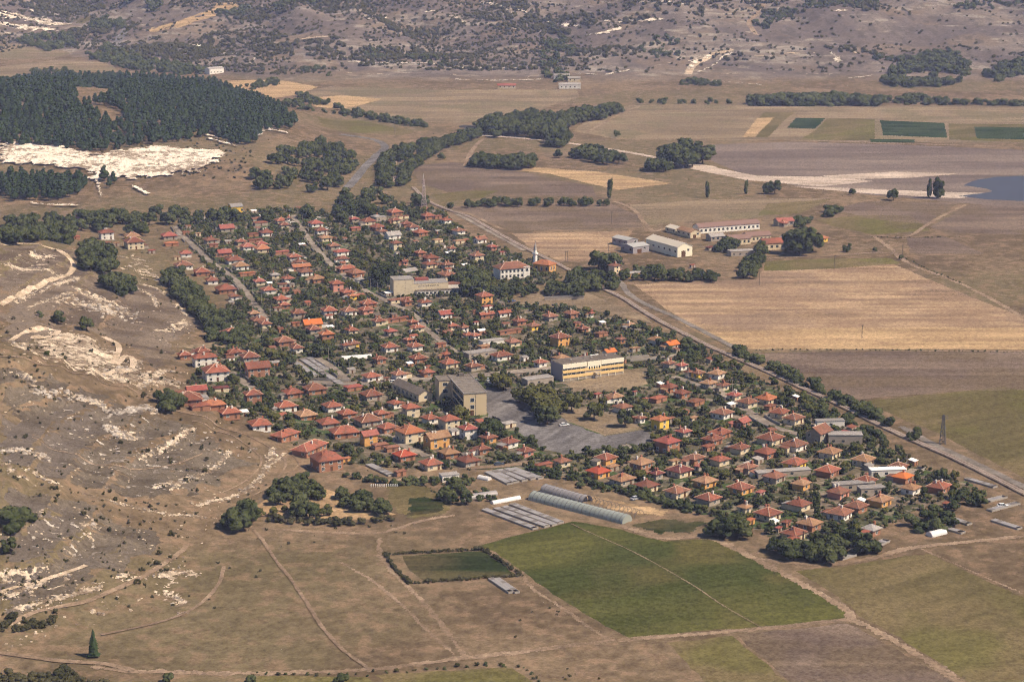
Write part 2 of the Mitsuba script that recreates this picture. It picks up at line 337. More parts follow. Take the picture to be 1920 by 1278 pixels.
def splat_mesh(parts, res, thr=0.45, amp=0.9, seed=0, dz=0.12, bump=0.0, ns=None):
    """A ragged patch draped over the terrain: parts are (points, half width) polylines or (polygon, soft edge)."""
    geoms = [(LineString(g) if not isinstance(g, (Polygon, MultiPolygon)) else g, w) for g, w in parts]
    out = []
    for g, w in geoms:
        x0, y0, x1, y1 = g.bounds
        xs, ys = np.arange(x0 - w * 1.3, x1 + w * 1.3 + res, res), np.arange(y0 - w * 1.3, y1 + w * 1.3 + res, res)
        X, Y = np.meshgrid(xs, ys, indexing='ij')
        X = X + (meshkit.noise(np.stack([X / res * 1.7, Y / res * 1.7, 0 * X + 3], -1), 2 + seed) - 0.5) * res * 0.8
        Y = Y + (meshkit.noise(np.stack([X / res * 1.7, Y / res * 1.7, 0 * X + 9], -1), 4 + seed) - 0.5) * res * 0.8
        P = shapely.points(X.ravel(), Y.ravel())
        if isinstance(g, (Polygon, MultiPolygon)):
            shapely.prepare(g)
            inside = shapely.contains(g, P)
            d = shapely.distance(g.boundary, P)
            prof = np.where(inside, np.minimum(0.5 + 0.5 * d / w, 1), 0.5 - 0.5 * d / w)
        else:
            prof = 1 - shapely.distance(g, P) / w
        s = ns or max(w * 0.7, 2.5)
        nn = nz(X.ravel(), Y.ravel(), s, 4, 50 + seed)
        keep = (prof + (nn - 0.5) * 2 * amp > thr).reshape(X.shape)
        Z = ground(X, Y) + dz + bump * nz(X, Y, 2.2, 3, 70 + seed)
        n0, n1 = X.shape
        i = np.arange(n0 * n1).reshape(n0, n1)
        a, b, c, e = i[:-1, :-1], i[1:, :-1], i[1:, 1:], i[:-1, 1:]
        k = keep.ravel()
        f = np.vstack([np.stack([a, b, c], -1).reshape(-1, 3), np.stack([a, c, e], -1).reshape(-1, 3)])
        f = f[k[f].all(1)]
        if len(f):
            m = trimesh.Trimesh(np.stack([X.ravel(), Y.ravel(), Z.ravel()], -1), f, process=False)
            m.remove_unreferenced_vertices()
            out.append(m)
    return cat(*out)
def smooth_line(p, step):
    """Catmull-Rom through the points, resampled every step metres."""
    p = np.asarray(p, float)
    if len(p) > 2:
        q = np.vstack([2 * p[0] - p[1], p, 2 * p[-1] - p[-2]])
        o = []
        for a, b, c, d in zip(q[:-3], q[1:-2], q[2:-1], q[3:]):
            t = np.linspace(0, 1, 9)[:-1, None]
            o.append(0.5 * (2 * b + (c - a) * t + (2 * a - 5 * b + 4 * c - d) * t ** 2 + (3 * b - a - 3 * c + d) * t ** 3))
        p = np.vstack(o + [p[-1:]])
    L = LineString(p)
    return np.array([L.interpolate(s).coords[0] for s in np.arange(0, L.length + step * 0.5, step)])
def ribbon(line, w, dz, step=3.0, rough=0.25, offset=0.0, thick=0.0):
    p = smooth_line(line, step)
    t = np.gradient(p, axis=0); t /= np.linalg.norm(t, axis=1, keepdims=True) + 1e-9
    nrm = np.stack([-t[:, 1], t[:, 0]], -1)
    p = p + nrm * offset
    k = np.arange(len(p))
    j = (meshkit.noise(np.stack([k * 0.9, 0 * k + 0.5, 0 * k + line[0][0]], -1), 3) - 0.5) * 2 * rough
    j2 = (meshkit.noise(np.stack([k * 0.9, 0 * k + 7.5, 0 * k + line[0][1]], -1), 3) - 0.5) * 2 * rough
    cols = [p + nrm * (w / 2 + j)[:, None], p + nrm * (j + j2)[:, None] * 0.2, p - nrm * (w / 2 + j2)[:, None]]
    V = np.concatenate([np.c_[c, ground(c[:, 0], c[:, 1]) + dz] for c in cols])
    n = len(p)
    i = np.arange(n - 1)
    F = []
    for q in range(2):
        a, b = i + q * n, i + (q + 1) * n
        F += [np.stack([a, b, b + 1], -1), np.stack([a, b + 1, a + 1], -1)]
    m = trimesh.Trimesh(V, np.vstack(F), process=False)
    if thick:
        top = V.copy(); low = V.copy(); low[:, 2] -= thick
        o = 3 * n
        side = []
        for e, fl in ((0, 0), (2 * n, 1)):
            a, b = i + e, i + e + o
            s = [np.stack([a, a + 1, b + 1], -1), np.stack([a, b + 1, b], -1)]
            side += s if not fl else [x[:, ::-1] for x in s]
        m = trimesh.Trimesh(np.vstack([top, low]), np.vstack([m.faces] + side), process=False)
    return m

FIELDS = [  # name, label, category, material, layer, outline in pixels of the photograph
 ('crop_field', 'large olive green field in front of the village, split by a thin path', 'field', 'green_crop', 1, '900,1022 985,1000 1075,977 1165,992 1215,1008 1245,1014 1330,1010 1400,1042 1500,1094 1578,1142 1592,1157 1480,1170 1300,1184 1178,1195 1120,1165 1040,1115 985,1075 940,1042'),
 ('crop_field', 'small dark green hedged plot in the dry meadow', 'field', 'dark_crop', 1, '752,1042 905,1033 968,1076 800,1090 770,1070'),
 ('crop_field', 'wide yellowish green field in the lower right corner', 'field', 'olive_crop', 1, '1490,1070 1580,1062 1700,1042 1745,1038 1830,1080 1925,1122 1925,1285 1830,1285 1700,1204 1612,1152 1560,1110'),
 ('crop_field', 'grey brown ploughed field at the lower right edge', 'field', 'mauve_field', 1, '1380,1190 1590,1168 1700,1228 1800,1285 1490,1285'),
 ('crop_field', 'yellow green strip at the bottom edge right of centre', 'field', 'olive_crop', 1, '1250,1204 1372,1192 1485,1285 1330,1285'),
 ('crop_field', 'hedged grass plot at the bottom edge left of centre', 'field', 'olive_crop', 1, '700,1264 960,1250 1010,1285 730,1285'),
 ('crop_field', 'long grass plot at the bottom edge below the cart track', 'field', 'olive_crop', 1, '470,1266 690,1268 700,1285 480,1285'),
 ('crop_field', 'olive tan field right of the railway and near pylon', 'field', 'olive_crop', 1, '1620,752 1760,738 1880,725 1930,733 1930,900 1850,860 1760,812 1690,785'),
 ('crop_field', 'mauve brown ploughed field right of the railway hedge', 'field', 'mauve_field', 1, '1400,662 1600,659 1930,659 1930,730 1760,735 1610,748 1520,712'),
 ('crop_field', 'broad straw coloured stubble field beyond the railway road', 'field', 'stubble', 1, '1190,534 1300,528 1420,524 1432,504 1560,498 1668,492 1780,540 1930,600 1930,616 1600,616 1320,624 1250,580'),
 ('crop_field', 'golden stubble band along the near edge of the straw field', 'field', 'gold_stubble', 1, '1270,602 1420,618 1600,612 1930,613 1930,655 1600,654 1400,654 1330,632'),
 ('crop_field', 'thin green strip on the far edge of the stubble field', 'field', 'olive_crop', 2, '1432,490 1560,485 1668,484 1690,494 1560,504 1434,508'),
 ('crop_field', 'dark brown fallow field by the track junction on the right', 'field', 'mauve_field', 1, '1700,446 1772,443 1845,476 1706,476'),
 ('crop_field', 'large dull brown field below the lake on the right', 'field', 'mauve_field', 1, '1560,392 1620,378 1800,379 1735,420 1640,412'),
 ('crop_field', 'brown field in the far right below the water', 'field', 'mauve_field', 1, '1815,384 1930,386 1930,440 1770,436 1745,425'),
 ('crop_field', 'greenish pasture behind the farmyard trees', 'field', 'olive_crop', 1, '1530,412 1620,403 1705,404 1745,432 1640,440 1560,424'),
 ('crop_field', 'olive brown field behind the long white barn', 'field', 'tan_field', 1, '1180,384 1330,374 1550,372 1420,408 1300,414 1210,424'),
 ('crop_field', 'yellow green triangle behind the long white barn', 'field', 'olive_crop', 2, '1440,382 1558,374 1500,400 1420,404'),
 ('crop_field', 'brown field right of the lattice mast', 'field', 'mauve_field', 1, '842,388 930,381 1140,380 1198,405 1205,426 1090,430 955,432 890,410'),
 ('crop_field', 'bare orange earth field behind the minaret', 'field', 'stubble', 1, '960,438 1188,433 1160,462 1118,490 1052,490 1000,468'),
 ('crop_field', 'rounded mauve brown field beyond the mast', 'field', 'mauve_field', 1, '768,312 850,304 925,312 1040,335 1110,350 1118,368 930,366 840,360 790,345'),
 ('crop_field', 'curved golden strip in the middle of the plain', 'field', 'gold_stubble', 2, '905,311 1000,314 1120,322 1262,344 1160,356 1110,346 1030,326 940,316'),
 ('crop_field', 'yellow green strip left of the field hedge', 'field', 'olive_crop', 2, '806,366 870,358 935,358 900,372 830,380'),
 ('crop_field', 'golden field under the far hill beside the forest', 'field', 'gold_stubble', 1, '408,152 480,150 540,152 600,163 560,178 500,186 440,170'),
 ('crop_field', 'pale gold field below the far hills left of centre', 'field', 'tan_field', 1, '570,170 620,162 820,168 1085,168 1090,182 960,222 850,232 740,226 640,208'),
 ('crop_field', 'orange stubble strip inside the far gold field', 'field', 'gold_stubble', 2, '560,186 640,178 720,186 640,206 590,200'),
 ('crop_field', 'yellow green strip beside the far road', 'field', 'olive_crop', 1, '590,218 680,226 780,246 760,254 660,250 600,236'),
 ('crop_field', 'wide olive tan field in front of the far tree line', 'field', 'tan_field', 1, '1075,246 1110,216 1180,198 1300,196 1930,200 1930,268 1600,266 1380,260 1160,262'),
 ('crop_field', 'faded olive plot left of the dark far crops', 'field', 'olive_crop', 2, '1430,212 1492,210 1470,226 1440,258 1400,258'),
 ('crop_field', 'first dark green plot on the far plain', 'field', 'far_crop', 3, '1492,222 1548,222 1528,242 1476,240'),
 ('crop_field', 'olive plot between the two dark far plots', 'field', 'olive_crop', 2, '1552,222 1640,224 1640,264 1500,262 1530,244'),
 ('crop_field', 'largest dark green plot on the far plain', 'field', 'far_crop', 3, '1650,226 1770,231 1776,259 1656,254'),
 ('crop_field', 'narrow dark strip under the largest far plot', 'field', 'far_crop', 3, '1632,261 1715,262 1715,268 1632,267'),
 ('crop_field', 'olive plot at the far right edge', 'field', 'olive_crop', 2, '1778,232 1930,233 1930,268 1780,262'),
 ('crop_field', 'dark green plot at the far right edge', 'field', 'far_crop', 3, '1826,238 1930,240 1930,262 1832,260'),
 ('crop_field', 'thin orange plot on the far plain', 'field', 'gold_stubble', 3, '1420,222 1452,220 1428,244 1416,257 1392,257'),
 ('crop_field', 'pale gold field at the far left edge', 'field', 'tan_field', 1, '-5,84 60,82 140,99 100,111 -5,112'),
 ('crop_field', 'tan field behind the pine forest at upper left', 'field', 'tan_field', 1, '-5,126 110,112 205,118 225,136 140,134 60,138 -5,146'),
 ('crop_field', 'golden field on the far valley slope at upper left', 'field', 'gold_stubble', 1, '262,56 330,42 385,22 440,4 450,12 400,32 340,52 280,62'),
 ('crop_field', 'green field patch in the far valley at upper left', 'field', 'olive_crop', 1, '128,40 180,28 188,36 150,46'),
 ('lake_bed', 'dried grey mauve lake bed', 'lake bed', 'lake_mud', 1, '1320,272 1480,266 1700,272 1930,282 1930,392 1800,380 1640,366 1500,350 1400,330 1330,300'),
 ('sand_bar', 'long pale sand bar on the dried lake bed', 'sand', 'pale_sand', 2, '1250,302 1330,312 1420,330 1560,332 1640,340 1540,350 1400,338 1300,318'),
 ('sand_bar', 'pale sand tongue left of the water', 'sand', 'pale_sand', 2, '1540,330 1680,322 1800,326 1700,334 1600,336'),
 ('sand_bar', 'pale shore strip in front of the water', 'sand', 'pale_sand', 2, '1480,350 1620,354 1760,360 1862,362 1800,372 1640,364'),
 ('lake_water', 'dark blue open water at the right edge', 'lake', 'lake_water', 3, '1806,348 1830,338 1870,332 1930,330 1930,378 1850,374 1796,368 1862,360 1850,354'),
 ('village_ground', 'dark garden soil between the village houses', 'ground', 'garden_soil', 1, '330,425 440,396 540,392 640,400 740,385 830,398 880,440 1000,490 1060,520 980,545 960,560 1120,580 1230,620 1330,660 1420,710 1540,760 1620,800 1720,870 1840,910 1800,935 1720,960 1640,1000 1600,1035 1480,1025 1400,990 1330,968 1240,948 1130,918 1060,895 960,888 860,880 760,880 640,870 560,840 460,790 420,760 350,720 400,660 330,650 400,640 400,600 440,560 400,520'),
 ('school_yard', 'cracked grey asphalt yard beside the tan school block', 'yard', 'asphalt', 3, '905,728 962,728 975,744 988,757 1042,774 1062,790 1100,806 1135,818 1205,806 1218,812 1222,830 1150,846 1062,852 1010,838 960,800 915,786'),
 ('village_green', 'dry yellow grass beside the school yard', 'grass', 'tan_field', 2, '1040,770 1100,764 1190,790 1200,806 1135,816 1100,804 1062,788'),
 ('village_green', 'weedy dry ground around the yellow school', 'grass', 'tan_field', 2, '1060,720 1172,694 1200,690 1215,720 1160,735 1080,735'),
 ('village_green', 'dry open lot below the minaret', 'grass', 'tan_field', 2, '955,566 1000,545 1060,540 1100,548 1200,590 1225,606 1110,580 1010,575'),
 ('village_green', 'brown grass patch between hillside and upper houses', 'grass', 'tan_field', 2, '280,650 390,640 460,645 420,652 330,652'),
 ('village_green', 'rusty dry grass on the bushy mound', 'grass', 'gold_stubble', 1, '470,962 500,930 540,915 600,912 640,925 700,946 742,964 700,972 640,976 540,972'),
 ('garden_plot', 'grass plot with a dark green corner by the bottom houses', 'field', 'olive_crop', 2, '720,905 790,905 850,938 830,965 760,972 720,940'),
 ('garden_plot', 'dark green corner of the plot by the bottom houses', 'field', 'dark_crop', 3, '760,935 800,930 846,940 826,962 762,968'),
 ('garden_plot', 'blue green vegetable plot in front of the tunnels', 'field', 'dark_crop', 2, '1185,985 1240,972 1330,978 1290,1000 1230,1002'),
 ('garden_plot', 'straw coloured ground behind the long tunnels', 'field', 'gold_stubble', 2, '1090,925 1250,955 1240,968 1150,958 1080,932'),
]
for nm, lb, ct, mat, lay, o in FIELDS:
    pg = Polygon(wpts(o)).buffer(0)
    bx0, by0, bx1, by1 = pg.bounds
    gx_, gy_ = [v.ravel() for v in np.meshgrid(np.linspace(bx0, bx1, 40), np.linspace(by0, by1, 40))]
    kin = shapely.contains_xy(pg, gx_, gy_)
    hilly = max(ground(*np.array(getattr(pg, 'geoms', [pg])[0].segmentize(8).exterior.coords).T).max(), ground(gx_[kin], gy_[kin]).max() if kin.any() else 0) > 0.02
    structure(nm, lb, splat_mesh([(pg, 3.0)], 3.0, 0.5, 0.12, 0, 0.05 * lay + 0.03) if hilly else splat_mesh([(pg, 3.5)], 1.2, 0.5, 0.6, lay, 0.05 * lay, 0.0, 4.0) if nm == 'garden_plot' else sheet_mesh(pg, 0.05 * lay, 1.0), mat, ct)

TRACKS = [  # name, label, category, material, width, line
 ('dirt_track', 'light dirt track along the bottom of the meadow', 'track', 'bare_track', 3.6, '180,1250 240,1258 330,1259 420,1262 560,1260 700,1255 800,1242 860,1234 940,1226 1000,1219 1090,1207 1180,1198 1300,1189 1400,1181 1500,1172 1598,1160'),
 ('dirt_track', 'dirt track leaving the green field corner to the bottom right', 'track', 'bare_track', 4.2, '1598,1160 1640,1182 1700,1215 1760,1250 1815,1290'),
 ('dirt_track', 'dirt track between the green field and the village edge', 'track', 'bare_track', 4.0, '1165,985 1210,1000 1240,1010 1290,1006 1335,1009 1400,1040 1450,1066 1500,1092 1550,1120 1585,1142 1598,1160'),
 ('dirt_track', 'thin path across the green field', 'path', 'tan_field', 0.55, '1070,982 1120,1005 1180,1031 1240,1063 1300,1098 1360,1138 1430,1178'),
 ('dirt_track', 'narrow footpath down the middle of the meadow', 'path', 'bare_track', 1.3, '462,980 490,1010 520,1055 545,1085 575,1130 600,1170 640,1215 695,1256'),
 ('dirt_track', 'pale track along the foot of the bushy mound', 'track', 'bare_track', 2.6, '440,985 520,992 600,997 700,1000 740,992 790,976 850,966'),
 ('dirt_track', 'worn track beside the hedged plot', 'track', 'bare_track', 2.4, '712,1010 712,1040 735,1072 770,1105 820,1160 870,1228'),
 ('dirt_track', 'second worn track from the hedged plot to the bottom', 'track', 'bare_track', 2.0, '640,1055 700,1090 760,1140 800,1180 850,1225'),
 ('dirt_track', 'track from the hedged plot corner to the green field tip', 'track', 'bare_track', 2.2, '975,1070 1000,1105 1040,1130 1090,1165 1140,1198'),
 ('dirt_track', 'dirt track round the near right corner of the village', 'track', 'bare_track', 3.4, '1420,1048 1470,1054 1560,1058 1640,1045 1700,1028 1790,1018 1930,1004'),
 ('dirt_track', 'path across the lower right field', 'path', 'bare_track', 1.6, '1725,1028 1780,1052 1830,1075 1880,1096 1930,1118'),
 ('dirt_track', 'winding pale track from the plain to the grey barns', 'track', 'bare_track', 3.2, '1150,378 1175,386 1195,400 1203,412 1214,424 1228,434 1250,428'),
 ('dirt_track', 'straight dirt track across the right hand fields', 'track', 'bare_track', 4.0, '1636,442 1665,462 1692,486 1730,505 1780,522 1850,556 1930,602'),
 ('dirt_track', 'track along the green strip to the farmyard', 'track', 'bare_track', 3.0, '1400,488 1460,484 1560,480 1640,474 1690,478'),
 ('dirt_track', 'pale track climbing between the far right fields', 'track', 'bare_track', 3.0, '1640,442 1700,444 1735,424 1770,404 1812,384'),
 ('dirt_track', 'pale track curving left of the plain tree row', 'track', 'bare_track', 3.6, '872,312 880,292 895,270 915,256'),
 ('dirt_track', 'pale edge track along the far crop plots', 'track', 'bare_track', 4.0, '1080,262 1300,262 1500,264 1700,270 1930,277'),
 ('dirt_track', 'pale riverbed track across the plain', 'track', 'pale_sand', 7.0, '900,254 980,260 1060,268 1140,280 1200,290 1260,302 1340,314'),
 ('dirt_track', 'thin pale track right of the far bridge', 'track', 'bare_track', 3.6, '1100,248 1130,232 1170,210 1200,200'),
 ('dirt_track', 'field path at the right of the ploughed fields', 'path', 'bare_track', 1.8, '1330,655 1450,656 1700,658 1930,659'),
 ('dirt_track', 'light dirt lane under the bottom row of houses', 'track', 'bare_track', 4.0, '600,880 640,884 690,895 735,901 790,895 850,893'),
 ('dirt_track', 'pale path in the open lot below the minaret', 'track', 'bare_track', 2.0, '965,568 1000,560 1035,556 1060,548'),
 ('dirt_track', 'straw coloured track along the railway toward the mast', 'track', 'bare_track', 3.4, '845,396 880,402 910,416 940,430'),
 ('hill_track', 'pale track curving round the upper hillside spur', 'track', 'pale_track', 3.2, '0,457 40,457 75,460 105,468 128,482 138,497 132,512 100,524 66,540 40,552 0,572'),
 ('hill_track', 'pale track into the old quarry hollow', 'track', 'pale_track', 3.0, '0,634 40,627 75,616 110,622 60,634 130,630'),
 ('hill_track', 'curving track on the quarry terrace', 'track', 'pale_track', 3.0, '195,632 215,642 224,655 218,670 205,682 235,668 250,680 225,700 180,700'),
 ('hill_track', 'thin track climbing the lower left hillside', 'track', 'bare_track', 2.0, '20,1170 60,1150 110,1138 160,1128 200,1112 240,1095 270,1080 310,1055 340,1034 352,1020'),
 ('hill_track', 'pale straight track on the lower left slope', 'track', 'pale_track', 2.2, '0,1112 40,1098 90,1084 130,1072 165,1058'),
 ('hill_track', 'faint track at the bottom left corner', 'track', 'bare_track', 2.6, '-10,1222 60,1232 120,1240 190,1244 250,1257'),
 ('hill_track', 'faint path below the stony lower slope', 'path', 'bare_track', 1.4, '190,1190 250,1178 320,1160 360,1142 390,1120 412,1090 420,1060'),
 ('sheep_path', 'upper sheep path round the right flank of the lower hill', 'path', 'bare_track', 0.8, '330,770 400,792 460,815 510,842 535,865 528,888 505,905'),
 ('sheep_path', 'middle sheep path round the right flank of the lower hill', 'path', 'bare_track', 0.7, '360,790 420,812 470,840 490,862 480,885 455,905 420,922'),
 ('sheep_path', 'lower sheep path round the right flank of the lower hill', 'path', 'bare_track', 0.7, '545,850 560,868 548,885 525,900 500,915 470,932'),
 ('sheep_path', 'thin path crossing the face of the lower hill', 'path', 'bare_track', 0.7, '60,820 130,850 200,872 270,880 330,870 380,850'),
 ('sheep_path', 'thin path along the crest of the lower hill', 'path', 'bare_track', 0.9, '0,668 70,682 140,700 200,720 260,738 300,752'),
 ('far_track', 'pale track climbing the far hill gully', 'track', 'pale_track', 9.0, '1290,140 1300,122 1330,106 1375,92'),
 ('far_track', 'pale track high on the far right hill', 'track', 'bare_track', 7.0, '1440,-10 1425,20 1405,42 1418,66'),
 ('paved_road', 'grey country road running off beside the railway', 'road', 'road_dark', 3.8, '1150,517 1166,533 1178,550 1200,565 1222,576 1260,592 1300,612 1335,630 1362,644 1388,657'),
 ('paved_road', 'grey road beyond the railway in the lower right', 'road', 'road_dark', 3.8, '1690,800 1740,828 1800,856 1860,884 1930,918'),
 ('paved_road', 'grey road curving past the wooded slope', 'road', 'asphalt', 7.0, '652,352 668,334 684,314 706,292 722,276 700,262 640,252'),
 ('paved_road', 'grey road far away at the upper left', 'road', 'asphalt', 11.0, '214,96 222,78 232,62 242,48'),
 ('paved_road', 'pale paved lane along the rail line behind the village', 'road', 'road_grey', 4.6, '852,398 890,418 930,440 960,456 985,470'),
 ('village_street', 'upper left village street with light surface', 'street', 'road_grey', 3.6, '328,424 340,440 368,466 400,494 440,524 470,560 500,600'),
 ('village_street', 'grey street past the upper left gable houses', 'street', 'road_grey', 3.6, '548,404 566,430 585,456 605,480 640,512 690,548'),
 ('village_street', 'wide grey street from the culture hall to the school', 'street', 'road_grey', 3.6, '690,548 740,572 775,590 800,618 840,650 880,678 905,694'),
 ('village_street', 'broad light cross street behind the school block', 'street', 'road_grey', 7.5, '560,716 640,720 720,716 800,710 900,704 1000,694 1060,688'),
 ('village_street', 'light lane running right of the yellow school', 'street', 'road_grey', 3.6, '1160,676 1240,670 1280,664'),
 ('village_street', 'short street between the cold frames and the cross street', 'street', 'road_grey', 3.6, '596,672 625,690 655,716'),
 ('village_street', 'short lane beside the white corner house', 'street', 'road_grey', 4.0, '432,698 455,716 475,728'),
 ('village_street', 'grey lane through the right hand houses', 'street', 'road_grey', 4.5, '1262,706 1310,722 1360,740 1400,770 1450,800 1500,815'),
 ('village_street', 'lane on the right near the long sheds', 'street', 'road_grey', 4.0, '1625,930 1660,912 1690,896 1720,878'),
 ('village_street', 'lane behind the cold frame cluster', 'street', 'bare_track', 4.5, '860,878 910,876 960,872 1000,866'),
 ('village_street', 'lane between the lower central gardens', 'street', 'road_grey', 4.0, '716,812 740,826 770,842 800,856'),
]
ROADS = []
for nm, lb, ct, mat, w, o in TRACKS:
    ln = wpts(o)
    ROADS.append((LineString(smooth_line(ln, 6)), w))
    if nm == 'dirt_track' and ln[:, 1].min() < 1150 and w > 1.5:
        m = splat_mesh([(smooth_line(ln, 4), w * 0.75)], 0.6 if w < 3.5 else 0.9, 0.30, 0.62, len(ROADS), 0.12, 0.0, 2.6)
        structure(nm, lb, m, mat, ct)
    else:
        structure(nm, lb, ribbon(ln, w, 0.26, 2.0 if w < 2 else 3.0, 0.12 * min(w, 5) if w > 1.5 else 0.3), mat, ct, smooth=True)

# ---------------------------------------------------------------- bare rock on the slopes
LEDGES = []
def rock_patch(name, label, mat, parts, res, thr, amp, seed, bump, ns=None):
    ps = []
    for w, o in parts:
        p = wpts(o)
        ps.append((Polygon(p).buffer(0) if w < 0 else p, abs(w)))
    m = splat_mesh(ps, res, thr, amp, seed, 0.07, bump * (0.3 if mat == 'limestone' else 1), ns)
    if mat == 'limestone': LEDGES.extend(p for p in ps if not isinstance(p[0], Polygon))
    key = thing(name, label, 'rock', kind='structure')
    put(key, m, mat, False)
rock_patch('limestone_band', 'pale limestone bands on the upper hillside spur', 'limestone',
 [(4, '30,565 70,548 110,532 150,520'), (3, '60,575 100,560 140,550'), (2.2, '205,478 250,485 285,492'), (2.2, '210,496 235,505'), (2.4, '235,500 275,510 305,528'), (1.8, '260,530 295,542 320,552'), (1.8, '255,538 285,555 293,575'),
  (2.2, '300,548 330,560'), (3, '290,620 330,618 350,608'), (2, '255,603 270,606'), (2, '330,570 352,592'), (2.4, '140,470 170,478'), (6, '20,500 70,505 110,515'), (5, '60,480 100,480'), (5, '140,540 180,560 210,590'), (4, '170,550 200,565 230,580')], 0.6, 0.60, 1.15, 1, 0.6, 2.0)
rock_patch('quarry_floor', 'chalky white floor of the old quarry hollow', 'limestone',
 [(-8, '60,640 100,622 140,622 180,640 215,655 222,668 200,684 150,690 95,672'), (5, '170,700 220,692 260,676'), (6, '190,705 240,712 300,708'), (5, '215,715 270,722 330,716'), (4, '270,705 310,692'), (3, '300,715 335,725'), (3, '30,650 60,646')], 0.6, 0.60, 1.15, 2, 0.6, 2.2)
rock_patch('limestone_band', 'pale curved limestone ledges on the lower hill', 'limestone',
 [(2.6, '262,862 290,848 320,832 345,815 362,802'), (2.4, '290,915 320,905 350,896 380,888 410,870 430,848'), (1.6, '320,918 345,905 372,895'), (2.6, '372,948 400,938 440,930 470,910 492,890 505,868 512,840'), (1.6, '495,880 520,862 535,850'),
  (1.5, '160,925 200,938 235,945 265,955 300,962 350,966 410,972')], 0.5, 0.60, 1.2, 3, 0.7, 1.6)
rock_patch('limestone_band', 'pale chalk patches on the left end of the lower hill', 'limestone',
 [(3.5, '0,862 10,868 22,882'), (3, '52,882 75,892 110,908'), (2, '30,893 48,896'), (2, '140,952 165,968 185,985'), (2, '155,984 182,990'), (2, '158,1000 172,1010'), (1.6, '125,1032 148,1045')], 0.5, 0.60, 1.15, 4, 0.5, 1.7)
rock_patch('limestone_band', 'broad pinkish white ledges in the lower left', 'limestone',
 [(3.5, '0,1078 30,1074 58,1076'), (2.5, '0,1092 25,1088'), (2.5, '65,1066 90,1064'), (3.5, '10,1118 45,1106 80,1092'), (3.5, '30,1142 70,1132 110,1122 150,1110 185,1100'), (2, '100,1080 130,1078'), (3, '225,1082 242,1074 255,1080'), (2, '238,1088 262,1084'),
  (4, '310,1110 330,1122 342,1132'), (2, '335,1130 345,1122'), (1.6, '336,1152 346,1148'), (1.5, '178,1144 192,1152'), (5, '300,1080 340,1070 360,1076')], 0.5, 0.60, 1.15, 5, 0.6, 1.7)
rock_patch('quarry_face', 'bright white quarry face below the pine forest', 'white_scar_rock',
 [(-9, '165,296 220,284 300,276 380,282 425,288 412,304 385,322 300,332 240,338 180,336 160,320'), (-8, '0,270 60,272 120,278 170,290 168,318 120,318 60,310 0,308'), (5, '395,262 425,272 442,276'), (5, '380,252 410,262'), (7, '482,256 492,240 512,246 530,250'), (5, '0,268 20,266'), (6, '170,335 190,340'), (3, '182,340 190,372'), (4, '60,384 110,388 145,388'), (5, '250,352 275,366')], 1.4, 0.50, 0.85, 6, 3.0, 5)
rock_patch('far_chalk', 'white eroded patches on the far hills', 'white_scar_rock',
 [(9, '905,4 940,12 960,24'), (9, '955,18 985,22 1000,30'), (8, '795,24 820,22'), (8, '848,30 870,42'), (6, '690,36 725,33'), (10, '1060,48 1110,44 1180,40 1240,36'), (9, '1105,66 1140,62 1165,54'), (7, '1012,38 1040,42'), (8, '945,52 975,56'),
  (42, '0,28 40,34 80,40 110,48'), (26, '0,44 40,50 90,56'), (10, '60,20 85,34'), (10, '0,60 20,64'), (9, '330,86 360,84 390,92'), (8, '395,100 440,102'), (7, '470,118 480,108'), (6, '1338,152 1380,156 1430,160'), (9, '1292,130 1304,112 1330,104'), (5, '1310,136 1350,112 1374,98'),
  (9, '1200,6 1240,4 1290,10'), (7, '640,116 740,118 820,120'), (7, '840,128 900,128 1000,130'), (8, '860,150 930,152 1010,150'), (7, '1070,138 1130,142 1180,132'), (6, '1560,22 1600,18'), (5, '1590,148 1640,142'), (8, '1560,100 1575,116')], 2.6, 0.52, 0.95, 7, 1.5, 9)
rock_patch('far_chalk', 'mottled pale stony ground along the far hill foot', 'pale_track',
 [(22, '450,128 560,132 680,138 800,142 900,140 1010,146'), (18, '640,110 760,112 900,118 1000,122'), (18, '1070,142 1150,138 1210,130 1250,118'), (20, '1380,110 1450,105 1530,100 1600,98'), (18, '540,75 620,70 720,76'), (14, '380,104 460,110'), (18, '1340,140 1450,138 1560,140')], 3.2, 1.0, 0.9, 8, 1.0, 14)

rock_patch('stony_ground', 'flecked stony ground on the upper hillside spur', 'limestone',
 [(-14, '0,470 100,470 135,490 120,520 40,548 0,560'), (-14, '0,575 60,550 150,545 230,555 260,575 250,610 200,600 130,585 60,600 0,610'), (-10, '220,470 270,475 330,520 380,580 380,600 330,560 280,530 235,510'), (-8, '290,600 370,590 375,615 340,630 290,632')], 0.7, 1.00, 0.95, 11, 0.4, 2.4)
rock_patch('stony_ground', 'flecked stony ground round the old quarry hollow', 'limestone',
 [(-10, '0,640 80,625 200,640 270,690 340,715 330,735 250,720 150,705 60,690 0,670'), (-8, '180,760 300,765 310,780 200,775')], 0.7, 0.98, 0.95, 12, 0.4, 2.2)
rock_patch('stony_ground', 'flecked stony ground over the lower hill', 'grey_rock',
 [(-14, '0,700 120,720 300,770 460,800 560,850 500,890 400,960 250,950 100,900 0,860'), (-12, '0,900 120,930 260,990 300,1040 200,1080 100,1060 0,1060')], 0.8, 1.17, 0.95, 13, 0.3, 2.0)
rock_patch('stony_ground', 'flecked pale stones over the lower left slope', 'limestone',
 [(-12, '0,1060 120,1050 200,1080 200,1110 100,1150 0,1160'), (-10, '220,1060 380,1050 380,1120 340,1150 250,1120')], 0.8, 1.06, 0.95, 14, 0.3, 2.0)
